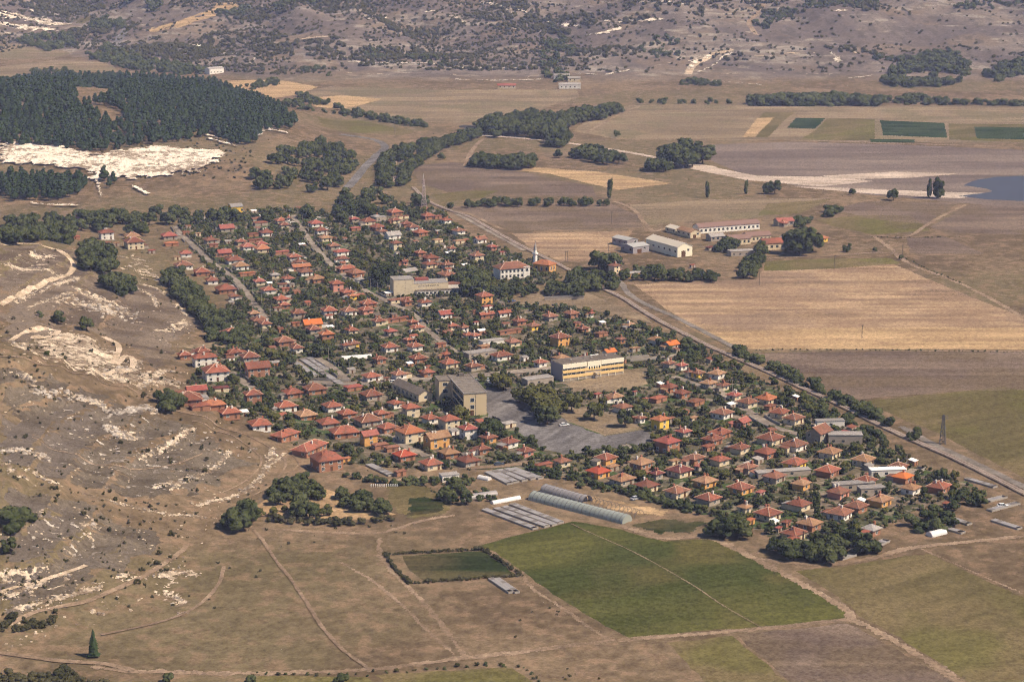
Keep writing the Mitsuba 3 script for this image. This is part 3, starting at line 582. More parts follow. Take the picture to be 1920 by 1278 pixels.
rock_patch('hill_slope', 'grey brown stony soil of the rounded lower hill', 'hill_soil',
 [(-16, '0,690 100,706 180,735 300,788 400,826 470,866 440,896 350,926 250,936 150,912 60,888 0,868')], 2.0, 0.5, 0.5, 21, 0.0, 9)
rock_patch('hill_slope', 'brown stony soil of the upper hillside spur', 'spur_soil',
 [(-10, '0,462 105,466 150,480 200,505 300,545 375,590 385,618 330,640 300,700 250,650 130,610 60,640 0,660')], 2.2, 0.5, 0.45, 23, 0.0, 11)
rock_patch('hill_slope', 'grey brown stony soil of the bottom left slope', 'hill_soil',
 [(-14, '0,905 100,930 200,965 290,1000 300,1030 240,1070 150,1100 60,1150 0,1160')], 2.0, 0.5, 0.5, 22, 0.0, 9)
# loose stones and outcrops
def stone(seed):
    r = np.random.default_rng(seed)
    m = trimesh.creation.icosphere(subdivisions=1)
    v = m.vertices * (1 + (r.random((len(m.vertices), 1)) - 0.5) * 0.55) * [1, 0.8, 0.6]
    return trimesh.Trimesh(v, m.faces, process=False)
for q in range(3):
    scene[f'stone_kind_{q}'] = {'type': 'shapegroup', 'stone': mikit.ply(stone(q), ['grey_rock', 'limestone', 'grey_rock'][q])}
def inst(key, kind, x, y, z, s, rot=0.0, flat=1.0):
    s3 = [s, s, s * flat] if np.isscalar(s) else s
    scene[key] = {'type': 'instance', 'g': {'type': 'ref', 'id': kind}, 'to_world': at(x, y, z, rot, s3)}
def scatter_line(o, w, n):
    p = smooth_line(wpts(o), 1.0)
    q = p[rng.integers(0, len(p), n)] + rng.normal(0, w / 2, (n, 2))
    return q
OUT = [('grey limestone boulders of the upper outcrop on the near hill', '36,702 60,722 95,738 130,742 165,750 200,768 235,772 285,766', 3.2, 420),
       ('grey boulders of the middle outcrop on the near hill', '200,800 215,808 235,818 252,820', 2.6, 150),
       ('grey boulders of the left outcrop on the near hill', '10,848 40,842 60,852 85,856', 2.8, 140),
       ('grey boulder ridge above the quarry hollow', '205,698 225,692 245,690', 2.0, 60),
       ('scattered boulders on the upper spur slope', '130,560 170,570 210,590 240,580', 9, 160)]
for lb, o, w, n in OUT:
    k = thing('boulder_outcrop', lb, 'boulders', kind='stuff')
    for j, (x, y) in enumerate(scatter_line(o, w, n)):
        s = rng.uniform(0.35, 1.25)
        inst(f'{k}__{j + 1:03d}', f'stone_kind_{j % 3}', x, y, float(ground(x, y)) + 0.1 * s, s, rng.uniform(0, 6), rng.uniform(0.7, 1.3))
k = thing('ledge_rubble', 'broken pale limestone rubble along the hillside ledges', 'rubble', kind='stuff'); n_ = 0
for ln_, w_ in LEDGES:
    q_ = smooth_line(ln_, 0.5)
    for x, y in q_[rng.integers(0, len(q_), int(len(q_) * (0.9 + 0.22 * w_)))] + rng.normal(0, w_ * 0.42, (int(len(q_) * (0.9 + 0.22 * w_)), 2)):
        n_ += 1; sc_ = rng.uniform(0.18, 0.55) * (1 + (rng.random() < 0.1))
        inst(f'{k}__{n_:04d}', f'stone_kind_{[1, 1, 1, 0][n_ % 4]}', x, y, float(ground(x, y)) + 0.1 * sc_, sc_, rng.uniform(0, 6), rng.uniform(0.7, 1.3))
k = thing('loose_stones', 'small pale stones littering the dry slopes', 'stones', kind='stuff')
pp = spot(rng.uniform(0, 420, 900), np.concatenate([rng.uniform(470, 1000, 600), rng.uniform(1000, 1250, 300)]))
for j, (x, y, z) in enumerate(pp):
    if z > 0.4:
        inst(f'{k}__{j + 1:03d}', 'stone_kind_1', x, y, z, rng.uniform(0.2, 0.6), rng.uniform(0, 6))

# ---------------------------------------------------------------- houses
# roof centre x, y and eaves width in photograph pixels; roof, wall; options: 2 = two storeys, g = gable, l = low outbuilding, L = long (with ratio), R = turn
HOUSES = '''
140 441 22 r b l|199 432 33 r w 2|200 452 18 r c l|217 453 16 t g l|248 439 33 t y|251 449 42 r c 2|317 438 34 p g|321 453 30 o b l|424 424 33 p g g|394 446 30 b g|400 456 20 r b l|371 435 14 t c l|420 470 32 p b g
348 471 26 p w|332 479 15 t c l|344 493 40 b w|378 505 34 r b|439 483 38 r w|451 494 36 t w|463 509 34 o b l L.35|397 521 28 r w|423 537 44 r b|438 551 24 b w|486 523 26 p c|503 539 32 r w|476 583 26 t g|486 595 36 b g|497 602 28 r c|434 615 26 r b
452 449 24 r c|464 458 32 p w|478 447 30 r b l L.4|490 454 28 p c|499 432 32 r w|492 462 36 o c|490 407 40 b g l L.4|488 415 30 r g l|474 436 24 r b l|143 406 16 p g|242 407 20 p g|284 467 16 p g l
527 410 28 r c|533 418 24 r c|541 405 10 r w 2|592 415 32 p w|602 428 28 r w|610 442 30 t c|626 457 28 b g|640 468 34 p w L.6|643 481 26 r w|528 469 32 p b l L.35|551 477 32 r g|562 487 30 b g|564 496 40 o b g L.4|572 505 34 b w|515 511 22 k c|540 518 28 r w
594 518 36 t b|631 527 32 r p 2|530 530 22 b g l|535 538 18 r b l|651 543 34 r b|660 550 24 o y|642 562 12 r b l|527 556 34 r c|533 567 26 r b|520 574 20 b g l|690 564 38 r b|686 576 34 r p|617 577 34 r w|654 578 36 b w|559 582 34 b g
585 602 42 O o g|588 612 32 r g|554 602 20 r b l|612 621 34 o b 2|659 614 30 r c|533 634 42 b b|662 639 30 b y|740 394 34 r b|756 403 24 b c l L.3|664 407 22 p g|690 411 34 r c|666 425 24 p b l|708 422 34 r b|715 430 24 b g|706 403 24 k g|740 409 26 r c|762 416 26 r b|774 422 28 r w|788 432 34 r b
802 401 32 r b|820 403 20 r b l|836 409 26 r w|860 429 30 b w|820 447 24 t c l|860 449 26 t c l|736 437 36 k w g|742 452 28 b c 2|847 462 22 r w|788 470 26 r b|807 479 36 r b|805 491 32 r c|838 492 28 b g|759 487 16 r p g|830 509 24 t g|840 511 40 b c 2|650 499 44 r b L.6|666 507 40 b b|674 520 24 k w|750 558 50 b c l L.3|762 561 26 r b|796 562 32 r w|834 584 34 p w g
848 606 26 r c|870 609 24 b w|738 595 70 r b l L.18|710 597 32 r c|774 599 24 r b|783 609 32 r c|732 616 30 p g|766 632 22 r b|878 623 26 r w
900 445 30 b w g|923 459 24 p b|894 475 32 b c 2|941 470 14 p g l|907 538 24 r b|908 550 38 r o 2|913 571 24 p w l|912 585 34 r b g L.4|890 580 12 r b l|945 582 32 r w g L.5|974 597 32 r b|892 601 14 p w l|1000 606 30 b y|956 616 52 b b l L.25|890 624 26 r w|1032 588 34 b g|1072 583 34 b b|1108 583 16 p w|1081 602 20 r b l|1093 611 28 r b
1050 627 44 r o 2|962 636 34 b c|1181 605 30 t g|1127 621 30 b b l|1164 631 24 b b|1230 632 34 t w|1152 494 28 b c 2|1124 509 16 p g l|1542 443 26 o y|1470 415 20 p g|1298 494 14 r g l|1332 461 22 m g l
345 660 30 r b|378 653 38 r b|383 664 52 r w 2 L.6|404 689 56 r w 2|414 723 34 m c l|440 655 34 r g|468 663 42 r g 2|482 683 54 r b 2 g L.7|368 725 44 p g g L.6|336 731 30 r b l|352 741 60 r b|374 756 44 r b l|398 752 54 o b L.7|430 768 48 r b|474 733 40 r b 2|548 730 44 r b|590 723 50 b b|535 755 50 r w|573 771 50 t b|622 755 42 r w|487 788 48 r w|615 786 48 r g
645 803 62 r b L.75|534 808 60 r b L.6 R50|580 832 74 r b L.5 R50|612 852 70 r b 2|556 647 30 r w|648 642 24 r c|430 661 20 r b l|731 645 38 r w|778 644 36 r w|826 641 24 r b l|712 668 30 r b|784 666 40 r b|837 659 26 r b|842 675 42 r c|887 681 36 r g|940 661 46 r w L.7|908 645 30 t b l|1013 674 32 r w
696 700 40 r w|748 696 36 b w|800 692 34 r b|803 683 12 r b l|724 705 14 b g l|662 721 40 p b l|696 734 48 r g|740 750 34 r w|770 758 42 r c 2|650 769 42 r b|714 769 34 r b|690 781 60 b g|726 795 46 r b|768 802 62 o c 2|691 809 42 p o 2 g|806 778 38 r w|842 780 48 r c 2|878 797 42 p w 2|818 813 58 t o 2 g L.7
916 814 38 r o|954 822 44 r w|904 835 36 r b|842 842 46 t b|712 829 36 b b l|734 834 34 b b l|758 846 50 R b|808 862 50 r c|878 856 52 r g|986 839 38 r p|750 879 28 b b l|648 855 22 o o l|1018 866 40 r b l L.4|1054 858 40 b c|953 789 34 k c l L.7
1053 666 38 t g|1095 666 32 r b|1142 655 32 O w g|1258 641 36 O w g|1190 649 24 t g l|1254 676 30 b g|1278 680 28 p w|1290 692 20 r c|1308 694 32 b y|1344 695 38 t w|1328 713 36 t g|1356 717 30 b c|1256 720 38 r b|1278 731 38 r b|1234 742 38 r b l|1304 748 38 b b l|1152 738 40 t w|1167 757 44 b w|1120 735 18 p g l
1200 778 28 r w|1238 780 42 o y 2|1258 780 18 b g l|1354 768 48 b w|1281 803 36 p g|1350 805 48 r b|1336 817 46 r b|1251 821 56 p b 2|1328 832 30 r b l|1302 852 44 b b|1350 855 44 r c|1136 852 48 r o|1202 861 52 t b 2|1122 877 52 R o|1274 875 56 m c|1230 881 36 m g|1312 869 26 p g l|1264 859 26 t c l|1148 870 30 t g l|1190 731 10 p w l|1210 744 14 p b l|1300 779 24 t c l
1376 735 34 p c|1402 748 44 b c|1437 741 48 o c|1444 757 26 r b l|1461 767 42 r c|1488 778 46 b c|1392 785 36 p b g|1372 789 24 p b l|1535 803 56 b g 2 g L.8|1582 808 36 p g l|1444 815 58 r c|1386 833 44 r c|1490 827 54 b w|1436 841 50 r b|1556 841 48 t c|1619 855 50 t c|1490 861 52 r y|1402 869 42 b g|1552 875 52 r b|1684 868 42 b p|1693 887 44 O b
1452 886 50 b g|1388 907 54 r o|1502 900 42 t o|1623 894 48 r b|1572 915 50 b p|1498 938 52 r c|1606 942 50 b b|1440 955 58 r c|1574 954 56 b w|1650 930 52 t o|1396 944 34 t c|1406 970 24 o o l|1474 974 22 r b l|1518 974 52 t b|1488 992 54 r c|1480 1008 46 r b l L.4|1634 984 44 k b|1708 908 44 t w|1460 985 16 p g l|1426 918 22 p g l|1760 905 50 r b|1774 939 16 r b l
1166 891 56 t g|1212 903 54 r c|1322 895 52 t o|1268 914 52 b c|1328 927 54 r g
'''
ROOF = {'r': ('roof_red', 'red'), 'o': ('roof_orange', 'orange'), 'O': ('roof_bright', 'bright orange'), 'R': ('roof_vivid', 'vivid red'), 'b': ('roof_brown', 'brown'), 't': ('roof_tan', 'tan'),
        'p': ('roof_pink', 'pinkish red'), 'm': ('roof_maroon', 'dark maroon'), 'k': ('roof_grey', 'grey')}
ZONES = [(215, 445, 'on the upper left village edge'), (390, 440, 'beside the upper left street'), (360, 500, 'below the upper left street'), (440, 560, 'above the hillside thicket'), (490, 440, 'near the street bend at upper left'),
 (590, 430, 'near the top village lane'), (540, 500, 'between the two upper streets'), (540, 590, 'in the upper middle rows'), (700, 415, 'left of the lattice mast'), (820, 420, 'right of the lattice mast'), (640, 530, 'left of the culture hall'), (790, 470, 'behind the culture hall'), (800, 565, 'below the culture hall'), (740, 610, 'in the long roofed row below the hall'),
 (910, 460, 'left of the white hall'), (915, 560, 'below the white hall'), (1060, 600, 'under the open dry lot'), (1170, 620, 'beside the railway bend'), (610, 640, 'above the cold frames'), (740, 650, 'above the broad cross street'), (880, 660, 'left of the big street trees'), (1060, 650, 'behind the yellow school'), (1290, 700, 'right of the yellow school'),
 (430, 670, 'beside the quarry hollow'), (370, 750, 'at the near hill foot'), (530, 750, 'left of the long grey hut'), (640, 760, 'in the lower left rows'), (760, 700, 'along the broad cross street'), (790, 790, 'in front of the tan school block'), (940, 830, 'below the asphalt yard edge'), (570, 830, 'along the hillside lane'), (780, 850, 'in the bottom left row'),
 (1130, 865, 'below the asphalt yard'), (1170, 745, 'in front of the yellow school'), (1240, 790, 'right of the asphalt yard'), (1380, 750, 'by the right hand lane'), (1230, 890, 'behind the plastic tunnels'), (1320, 840, 'in the lower right rows'), (1440, 830, 'left of the large gabled barn'), (1600, 850, 'beside the lower railway'), (1440, 920, 'behind the corner gardens'), (1480, 980, 'at the near right village corner'), (1640, 920, 'by the long concrete sheds'), (1400, 450, 'in the farmyard'), (1150, 490, 'by the rail crossing')]
def zone(px, py):
    return min(ZONES, key=lambda z: math.hypot(px - z[0], (py - z[1]) * 2.2))[2]
turn = lambda px: np.interp(px, [130, 400, 560, 770, 950, 1120, 1300, 1450, 1760], [12, 14, 20, 30, 34, 44, 50, 57, 66])

def hip_mesh(w, d, z, rh, fascia=0.2):
    r = max((max(w, d) - min(w, d)) / 2, 0.05)
    rx, ry = (r, 0.02) if w >= d else (0.02, r)
    a, b = w / 2, d / 2
    v = [(-a, -b, z), (a, -b, z), (a, b, z), (-a, b, z), (-a, -b, z + fascia), (a, -b, z + fascia), (a, b, z + fascia), (-a, b, z + fascia)]
    if w >= d:
        v += [(-rx, 0, z + rh), (rx, 0, z + rh)]
        f = [(4, 5, 9), (4, 9, 8), (5, 6, 9), (6, 7, 8), (6, 8, 9), (7, 4, 8)]
        ends = [((0, 0), 8), ((1, 0), 9), ((2, 0), 9), ((3, 0), 8)]
    else:
        v += [(0, -ry, z + rh), (0, ry, z + rh)]
        f = [(4, 5, 8), (5, 6, 9), (5, 9, 8), (6, 7, 9), (7, 4, 8), (7, 8, 9)]
        ends = [((0, 0), 8), ((1, 0), 8), ((2, 0), 9), ((3, 0), 9)]
    f += [(0, 2, 1), (0, 3, 2)] + [t for i in range(4) for t in ((i, (i + 1) % 4, 4 + (i + 1) % 4), (i, 4 + (i + 1) % 4, 4 + i))]
    v = np.array(v, float)
    lines = [(v[4 + e[0][0]], v[e[1]]) for e in ends] + [(v[8], v[9])]
    return trimesh.Trimesh(v, f, process=False), lines
def gable_mesh(w, d, z, rh, th=0.22):
    """Gable roof, ridge along local x when w >= d, as two sloping slabs."""
    swap = w < d
    a, b = (d / 2, w / 2) if swap else (w / 2, d / 2)
    s = []
    for sg in (-1, 1):
        q = np.array([(-a, sg * b, z), (a, sg * b, z), (a, 0, z + rh), (-a, 0, z + rh)])
        v = np.vstack([q, q + [0, 0, th]])
        f = [(0, 1, 2), (0, 2, 3), (4, 6, 5), (4, 7, 6)] + [t for i in range(4) for t in ((i, 4 + i, 4 + (i + 1) % 4), (i, 4 + (i + 1) % 4, (i + 1) % 4))]
        m = trimesh.Trimesh(v, f, process=False); m.fix_normals()
        s.append(m)
    m = cat(*s)
    lines = [(np.array([-a, 0, z + rh + th]), np.array([a, 0, z + rh + th]))]
    if swap:
        R = trimesh.transformations.rotation_matrix(math.pi / 2, [0, 0, 1])
        m.apply_transform(R); lines = [(R[:3, :3] @ l[0], R[:3, :3] @ l[1]) for l in lines]
    return m, lines
def caps_mesh(lines, w=0.34, h=0.13):
    out = []
    for a, b in lines:
        t = b - a; L = np.linalg.norm(t)
        if L < 0.6: continue
        t = t / L
        s = np.cross(t, [0, 0, 1]); s /= np.linalg.norm(s) + 1e-9
        u = np.cross(s, t)
        v = [q + o for q in (a, b) for o in (s * w / 2 - u * 0.03, u * h, -s * w / 2 - u * 0.03)]
        out.append(trimesh.Trimesh(v, [(0, 1, 4), (0, 4, 3), (1, 2, 5), (1, 5, 4), (0, 2, 1), (3, 4, 5), (2, 0, 3), (2, 3, 5)], process=False))
    return cat(*out) if out else None
PANE = mikit.ply(box(1.1, 0.08, 1.15), 'window_glass')
SURROUND = mikit.ply(cat(box(1.4, 0.12, 0.14, 0, 0, -0.14), box(1.4, 0.12, 0.14, 0, 0, 1.25), box(0.14, 0.12, 1.25, -0.63), box(0.14, 0.12, 1.25, 0.63), box(0.06, 0.1, 1.25)), 'frame_white')
DOOR = mikit.ply(cat(box(1.0, 0.1, 2.1), box(0.08, 0.05, 0.16, 0.35, -0.07, 1.0)), 'door_brown')
CHIM = {k: mikit.ply(cat(box(0.62, 0.62, 1.5), box(0.8, 0.8, 0.14, 0, 0, 1.5), box(0.36, 0.36, 0.2, 0, 0, 1.64)), k) for k in ('chimney_brick', 'chimney_white')}
DISH = None
FOOT, BOXES = [], []
def wall_mesh(w, d, hw, gable=0.0):
    base = box(w, d, hw + 0.8, 0, 0, -0.8)
    if not gable: return base
    a, b = (w / 2, d / 2)
    if w >= d: tri = [(-a, -b, hw), (-a, b, hw), (-a, 0, hw + gable), (a, -b, hw), (a, b, hw), (a, 0, hw + gable)]
    else: tri = [(-a, -b, hw), (a, -b, hw), (0, -b, hw + gable), (-a, b, hw), (a, b, hw), (0, b, hw + gable)]
    t = trimesh.convex.convex_hull(np.array(tri)); 
    return cat(base, t)
def rec(s):
    for line in s.strip().replace('\n', '|').split('|'):
        q = line.split()
        o = q[5:]
        yield dict(x=float(q[0]), y=float(q[1]), w=float(q[2]), roof=q[3], wall=q[4], two='2' in o, gable='g' in o, low='l' in o,
                   k=next((float(v[1:]) for v in o if v[0] == 'L'), None), r=next((float(v[1:]) for v in o if v[0] == 'R'), None))
RECS = list(rec(HOUSES))
for q in RECS:
    q['hw'] = 1.9 if q['low'] else 4.45 if q['two'] else 2.35
    q['k'] = q['k'] or (0.75 if q['gable'] else 0.62 if q['low'] else float(rng.uniform(0.84, 1.0)))
    q['rel'] = math.radians((q['r'] if q['r'] is not None else turn(q['x'])) + rng.normal(0, 3))
P = spot([q['x'] for q in RECS], [q['y'] for q in RECS], [q['hw'] + (0.7 if q['low'] else 1.1) for q in RECS])
_, _, DEP = pix(P)
CUT = [-1e9] * 0
base_label = []
for i, q in enumerate(RECS):
    nm = 'small outbuilding' if q['low'] and q['w'] * DEP[i] / FOCAL < 8 else 'long low shed' if q['low'] else 'house'
    form = 'gabled' if q['gable'] else 'low' if q['low'] else 'hipped'
    q['base'] = f"{ROOF[q['roof']][1]} {form} roof {'two storey ' if q['two'] else ''}{nm} with {WALLS[q['wall']][3]} walls {zone(q['x'], q['y'])}"
    q['nm'] = nm
like = {}
for q in RECS: like.setdefault(q['base'], []).append(q)
ORD = ['leftmost', 'second from left', 'third from left', 'fourth from left', 'fifth from left', 'sixth from left', 'seventh from left']
for b, g in like.items():
    for j, q in enumerate(sorted(g, key=lambda q: q['x'])):
        q['label'] = b if len(g) == 1 else f'{b}, {ORD[j]}'
def short(s):
    w = s.split()
    if len(w) > 16: s = s.replace(' walls', '').replace('rendered ', '').replace('bare ', '')
    w = s.split()
    return ' '.join(w[:16]) if len(w) > 16 else s
for i, q in enumerate(RECS):
    x, y, z = P[i]
    az = math.atan2(x, y)
    th = q['rel'] - az
    span = q['w'] * DEP[i] / FOCAL
    W = span / (math.cos(q['rel']) + q['k'] * math.sin(q['rel']))
    D = W * q['k']
    ov = 0.35 if q['low'] else 0.7
    w, d, hw = W - 2 * ov, D - 2 * ov, q['hw']
    rh = min(W, D) / 2 * math.tan(math.radians(20 if q['low'] else 29 if not q['gable'] else 31))
    world = at(x, y, z, th)
    own = thing({'house': 'house', 'long low shed': 'shed', 'small outbuilding': 'outbuilding'}[q['nm']], short(q['label']), 'house' if q['nm'] == 'house' else 'shed', 'village houses' if q['nm'] == 'house' else 'village outbuildings')
    part(own, 'wall', wall_mesh(w, d, hw, (d if w >= d else w) / 2 * math.tan(math.radians(30.5)) * 0.98 if q['gable'] else 0), WALLS[q['wall']][0], world)
    rm, lines = gable_mesh(W, D, hw - 0.02, rh) if q['gable'] else hip_mesh(W, D, hw + 0.003, rh)
    rk = part(own, 'roof', rm, ROOF[q['roof']][0], world)
    if not q['low'] and q['roof'] not in 'kO':
        cm = caps_mesh(lines)
        if cm is not None and rng.random() < 0.75: part(rk, 'ridge_cap', cm, 'ridge_tile' if rng.random() < 0.6 else 'ridge_dull', world)
    if not q['low'] and rng.random() < 0.42:
        aw, ad, sx = rng.uniform(0.4, 0.7) * w, rng.uniform(2.2, 3.6), rng.choice([-1, 1])
        face = rng.choice(['right', 'left', 'back'])
        lw = world @ (T().translate([0, float(d / 2), 0]) if face == 'back' else T().rotate([0, 0, 1], -90 if face == 'right' else 90).translate([0, float(w / 2), 0]))
        off = float(sx * (w - aw) / 2 * rng.uniform(0.3, 1.0) * (1 if face == 'back' else d / w))
        ak = part(own, 'annex', box(aw * (1 if face == 'back' else d / w), ad, 2.0, off, ad / 2, -0.2), WALLS[rng.choice(list('gbcw'))][0], lw)
        sl = trimesh.convex.convex_hull(np.array([(off + u * (aw * (1 if face == 'back' else d / w) / 2 + 0.25), v, zz_) for u in (-1, 1) for v, zz_ in ((0.01, 2.5), (0.01, 2.62), (ad + 0.3, 1.84), (ad + 0.3, 1.96))]))
        part(ak, 'roof', sl, ['roof_brown', 'roof_grey', 'roof_tan', 'roof_red', 'roof_tar'][rng.integers(0, 5)], lw)
    if not q['low']:
        for c in range(1 + (rng.random() < 0.45)):
            cx, cy = rng.uniform(-0.22, 0.22) * W, rng.uniform(-0.2, 0.2) * D
            part(rk, 'chimney', CHIM['chimney_brick' if rng.random() < 0.6 else 'chimney_white'], None, world @ T().translate([float(cx), float(cy), float(hw + rh * 0.45)]))
    # windows and door on the three walls that can be seen
    for side in ('front', 'right', 'left'):
        L = w if side == 'front' else d
        n = max(1, int((L - 0.6) / 2.9)) if not q['low'] else max(1, int((L - 0.6) / 4.5))
        for st in range(2 if q['two'] else 1):
            for j in range(n):
                u = (j + 0.5) / n * L - L / 2 + rng.uniform(-0.15, 0.15)
                zz = 0.75 + 2.15 * st if not q['low'] else 0.7
                if side == 'front': loc = T().translate([float(u), float(-d / 2 - 0.03), zz])
                elif side == 'right': loc = T().translate([float(w / 2 + 0.03), float(u), zz]).rotate([0, 0, 1], 90)
                else: loc = T().translate([float(-w / 2 - 0.03), float(-u), zz]).rotate([0, 0, 1], -90)
                if side == 'front' and st == 0 and j == n // 2 and (n > 1 or q['low']):
                    part(own, 'door', DOOR, None, world @ loc @ T().translate([0, -0.02, -zz - 0.1]))
                    continue
                if side == 'left' and rng.random() < 0.35: continue
                wk = part(own, 'window', PANE, None, world @ loc)
                if q['y'] > 640: part(wk, 'frame', SURROUND, None, world @ loc @ T().translate([0, -0.03, 0]))
    FOOT.append((x, y, math.hypot(W, D) / 2))
    BOXES.append((q['x'] - q['w'] * 0.48, q['y'] - q['w'] * 0.24, q['x'] + q['w'] * 0.48, q['y'] + q['w'] * 0.30, DEP[i]))

# ---------------------------------------------------------------- larger buildings
def placed(px, py, rel_deg, lift=0.0):
    p = spot([px], [py], [lift])[0]
    return p, at(p[0], p[1], p[2], math.radians(rel_deg) - math.atan2(p[0], p[1]))
def mk(p, r=8): FOOT.append((p[0], p[1], r))
def quad_windows(own, world, n, x0, dx, y, z, w, h, face='front', mat='window_glass', fr=True):
    for j in range(n):
        b = cat(box(w, 0.1, h))
        loc = T().translate([float(x0 + dx * j), float(y), float(z)]) if face == 'front' else T().translate([float(y), float(x0 + dx * j), float(z)]).rotate([0, 0, 1], -90 if face == 'left' else 90)
        k = part(own, 'window', b, mat, world @ loc)
        if fr: part(k, 'frame', cat(box(w + 0.3, 0.14, 0.14, 0, 0, -0.14), box(w + 0.3, 0.14, 0.14, 0, 0, h), box(0.15, 0.14, h, -w / 2 - 0.075), box(0.15, 0.14, h, w / 2 + 0.075)), 'frame_white', world @ loc)
# tan three storey school block with a cross wing
p, wd = placed(891, 779, 12)
o = thing('school_block', 'tall tan flat roofed school block with a shaded long left side', 'school')
Wb, Lb, Hb = 10.2, 36.0, 10.4
plain('wall_tan', (0.60, 0.48, 0.31)); plain('wall_slate', (0.20, 0.18, 0.18))
part(o, 'wall', cat(box(Wb, Lb, Hb, 0, Lb / 2, -0.5), box(5.6, 10.0, Hb - 0.3, -Wb / 2 - 2.85, Lb - 4.0, -0.5)), 'wall_tan', wd)
rk = part(o, 'roof', cat(box(Wb + 0.5, Lb + 0.5, 0.35, 0, Lb / 2, Hb - 0.5), box(5.6, 10.4, 0.35, -Wb / 2 - 3.1, Lb - 4.0, Hb - 0.8)), 'roof_tar', wd)
part(rk, 'parapet', cat(box(Wb + 0.5, 0.25, 0.25, 0, -0.13, Hb - 0.15), box(0.25, Lb, 0.25, Wb / 2 + 0.12, Lb / 2, Hb - 0.15), box(0.25, Lb - 9.9, 0.25, -Wb / 2 - 0.12, Lb / 2 - 5.0, Hb - 0.15)), 'roof_grey', wd)
part(rk, 'hatch', box(2.4, 2.4, 1.3, 0.5, Lb - 3, Hb - 0.15), 'roof_tar', wd)
part(rk, 'panel_seam', cat(*[box(Wb, 0.16, 0.07, 0, s, Hb - 0.15) for s in np.arange(3, Lb, 3.0)]), 'concrete', wd)
quad_windows(o, wd, 1, -1.3, 0, -0.05, 3.2, 1.7, 1.7); quad_windows(o, wd, 1, -1.3, 0, -0.05, 6.3, 1.7, 1.7)
part(o, 'door', box(1.6, 0.12, 2.5, -1.4, -0.05, 0), 'door_brown', wd)
part(o, 'drainpipe', box(0.14, 0.14, Hb - 0.5, 0.15, -0.08, 0), 'steel_dark', wd)
for st in range(3): quad_windows(o, wd, 7, 2.4, 3.3, -Wb / 2 - 0.05, 1.0 + 3.1 * st, 2.9, 2.0, 'left', fr=False)
for st in range(3): quad_windows(o, wd, 1, -8.0, 0, Lb - 9.05, 1.2 + 3.1 * st, 2.0, 1.5)
mk(p, 7); c = np.array((wd @ mi.ScalarPoint3f(0, 18, 0))); mk(c, 9); mk(np.array(wd @ mi.ScalarPoint3f(0, 32, 0)), 10); mk(np.array(wd @ mi.ScalarPoint3f(-9, 32, 0)), 8)
BOXES.append((815, 692, 914, 775, 915))
# yellow school with cream panels and open galleries
p, wd = placed(1112, 708, 30)
o = thing('yellow_school', 'long flat roofed school with yellow bands and a cream top', 'school')
L, D, H = 33.0, 11.0, 8.6
plain('wall_blue_grey', (0.30, 0.28, 0.30)); plain('wall_warm_yellow', (0.74, 0.53, 0.25)); plain('wall_pale_cream', (0.80, 0.75, 0.60))
part(o, 'wall', box(L, D, H, 0, D / 2, -0.5), 'wall_grey', wd)
part(o, 'end_wall', box(0.14, D - 0.1, H - 0.3, -L / 2 - 0.07, D / 2, -0.4), 'wall_blue_grey', wd)
for st, mt in ((0, 'wall_warm_yellow'), (1, 'wall_warm_yellow')):
    part(o, 'spandrel', cat(box(L, 0.35, 1.3, 0, -0.18, 1.45 + 2.4 * st)), mt, wd)
for a, b in ((-L / 2, -3.6), (-3.2, 4.2), (4.4, L / 2)):
    part(o, 'fascia', box(b - a, 0.45, 2.0 if a != -3.2 else 1.8, (a + b) / 2, -0.23, 6.1 if a != -3.2 else 6.3), 'wall_pale_cream', wd)
part(o, 'stair_panel', box(7.4, 0.3, 2.4, 0.5, -0.2, 3.9), 'wall_pale_cream', wd)
quad_windows(o, wd, 5, -2.2, 1.35, -0.42, 4.5, 0.55, 1.3, fr=False)
for st in range(2):
    for x0 in (-15.2, 5.6): quad_windows(o, wd, 5, x0, 2.4, -0.05, 2.8 + 2.4 * st, 2.0, 1.0, fr=False)
part(o, 'pillar', cat(*[box(0.3, 0.3, 1.9, x, -0.18, -0.4) for x in np.linspace(-L / 2 + 0.3, L / 2 - 0.3, 9)]), 'wall_pale_cream', wd)
rk = part(o, 'roof', box(L - 0.2, D - 0.3, 0.3, 0, D / 2 + 0.2, 7.95), 'roof_tar', wd)
part(rk, 'vent', cat(*[box(0.8, 0.8, 0.5, x, D / 2, 8.42) for x in (-9, 2, 10)]), 'concrete', wd)
part(rk, 'skylight', box(4.5, 0.7, 0.25, 6, D - 1.5, 8.42), 'white_paint', wd)
part(o, 'porch', cat(box(2.2, 2.6, 0.2, 1.3, -1.5, 2.5), box(0.25, 0.25, 2.5, 0.4, -2.6, 0), box(0.25, 0.25, 2.5, 2.2, -2.6, 0)), 'concrete', wd)
mk(p, 9); mk(np.array(wd @ mi.ScalarPoint3f(-10, 5, 0)), 9); mk(np.array(wd @ mi.ScalarPoint3f(10, 5, 0)), 9); BOXES.append((1038, 682, 1172, 722, 985))
# long grey roofed hut with cream gable, beside the school block
p, wd = placed(798, 752, 28)
o = thing('long_hut', 'long grey roofed single storey hut left of the tan school block', 'hut')
part(o, 'wall', wall_mesh(7.0, 26, 3.2, 1.9), 'wall_cream', wd @ T().translate([0, 13, 0]))
rm, ln = gable_mesh(7.8, 27, 3.1, 2.1); part(o, 'roof', rm, 'roof_tar', wd @ T().translate([0, 13, 0]))
quad_windows(o, wd, 1, 0, 0, -0.05, 1.2, 1.4, 1.3); quad_windows(o, wd, 6, 3, 4.0, -3.55, 1.1, 1.6, 1.3, 'left')
for v in (4, 13, 22): mk(np.array(wd @ mi.ScalarPoint3f(0, v, 0)), 5.5)
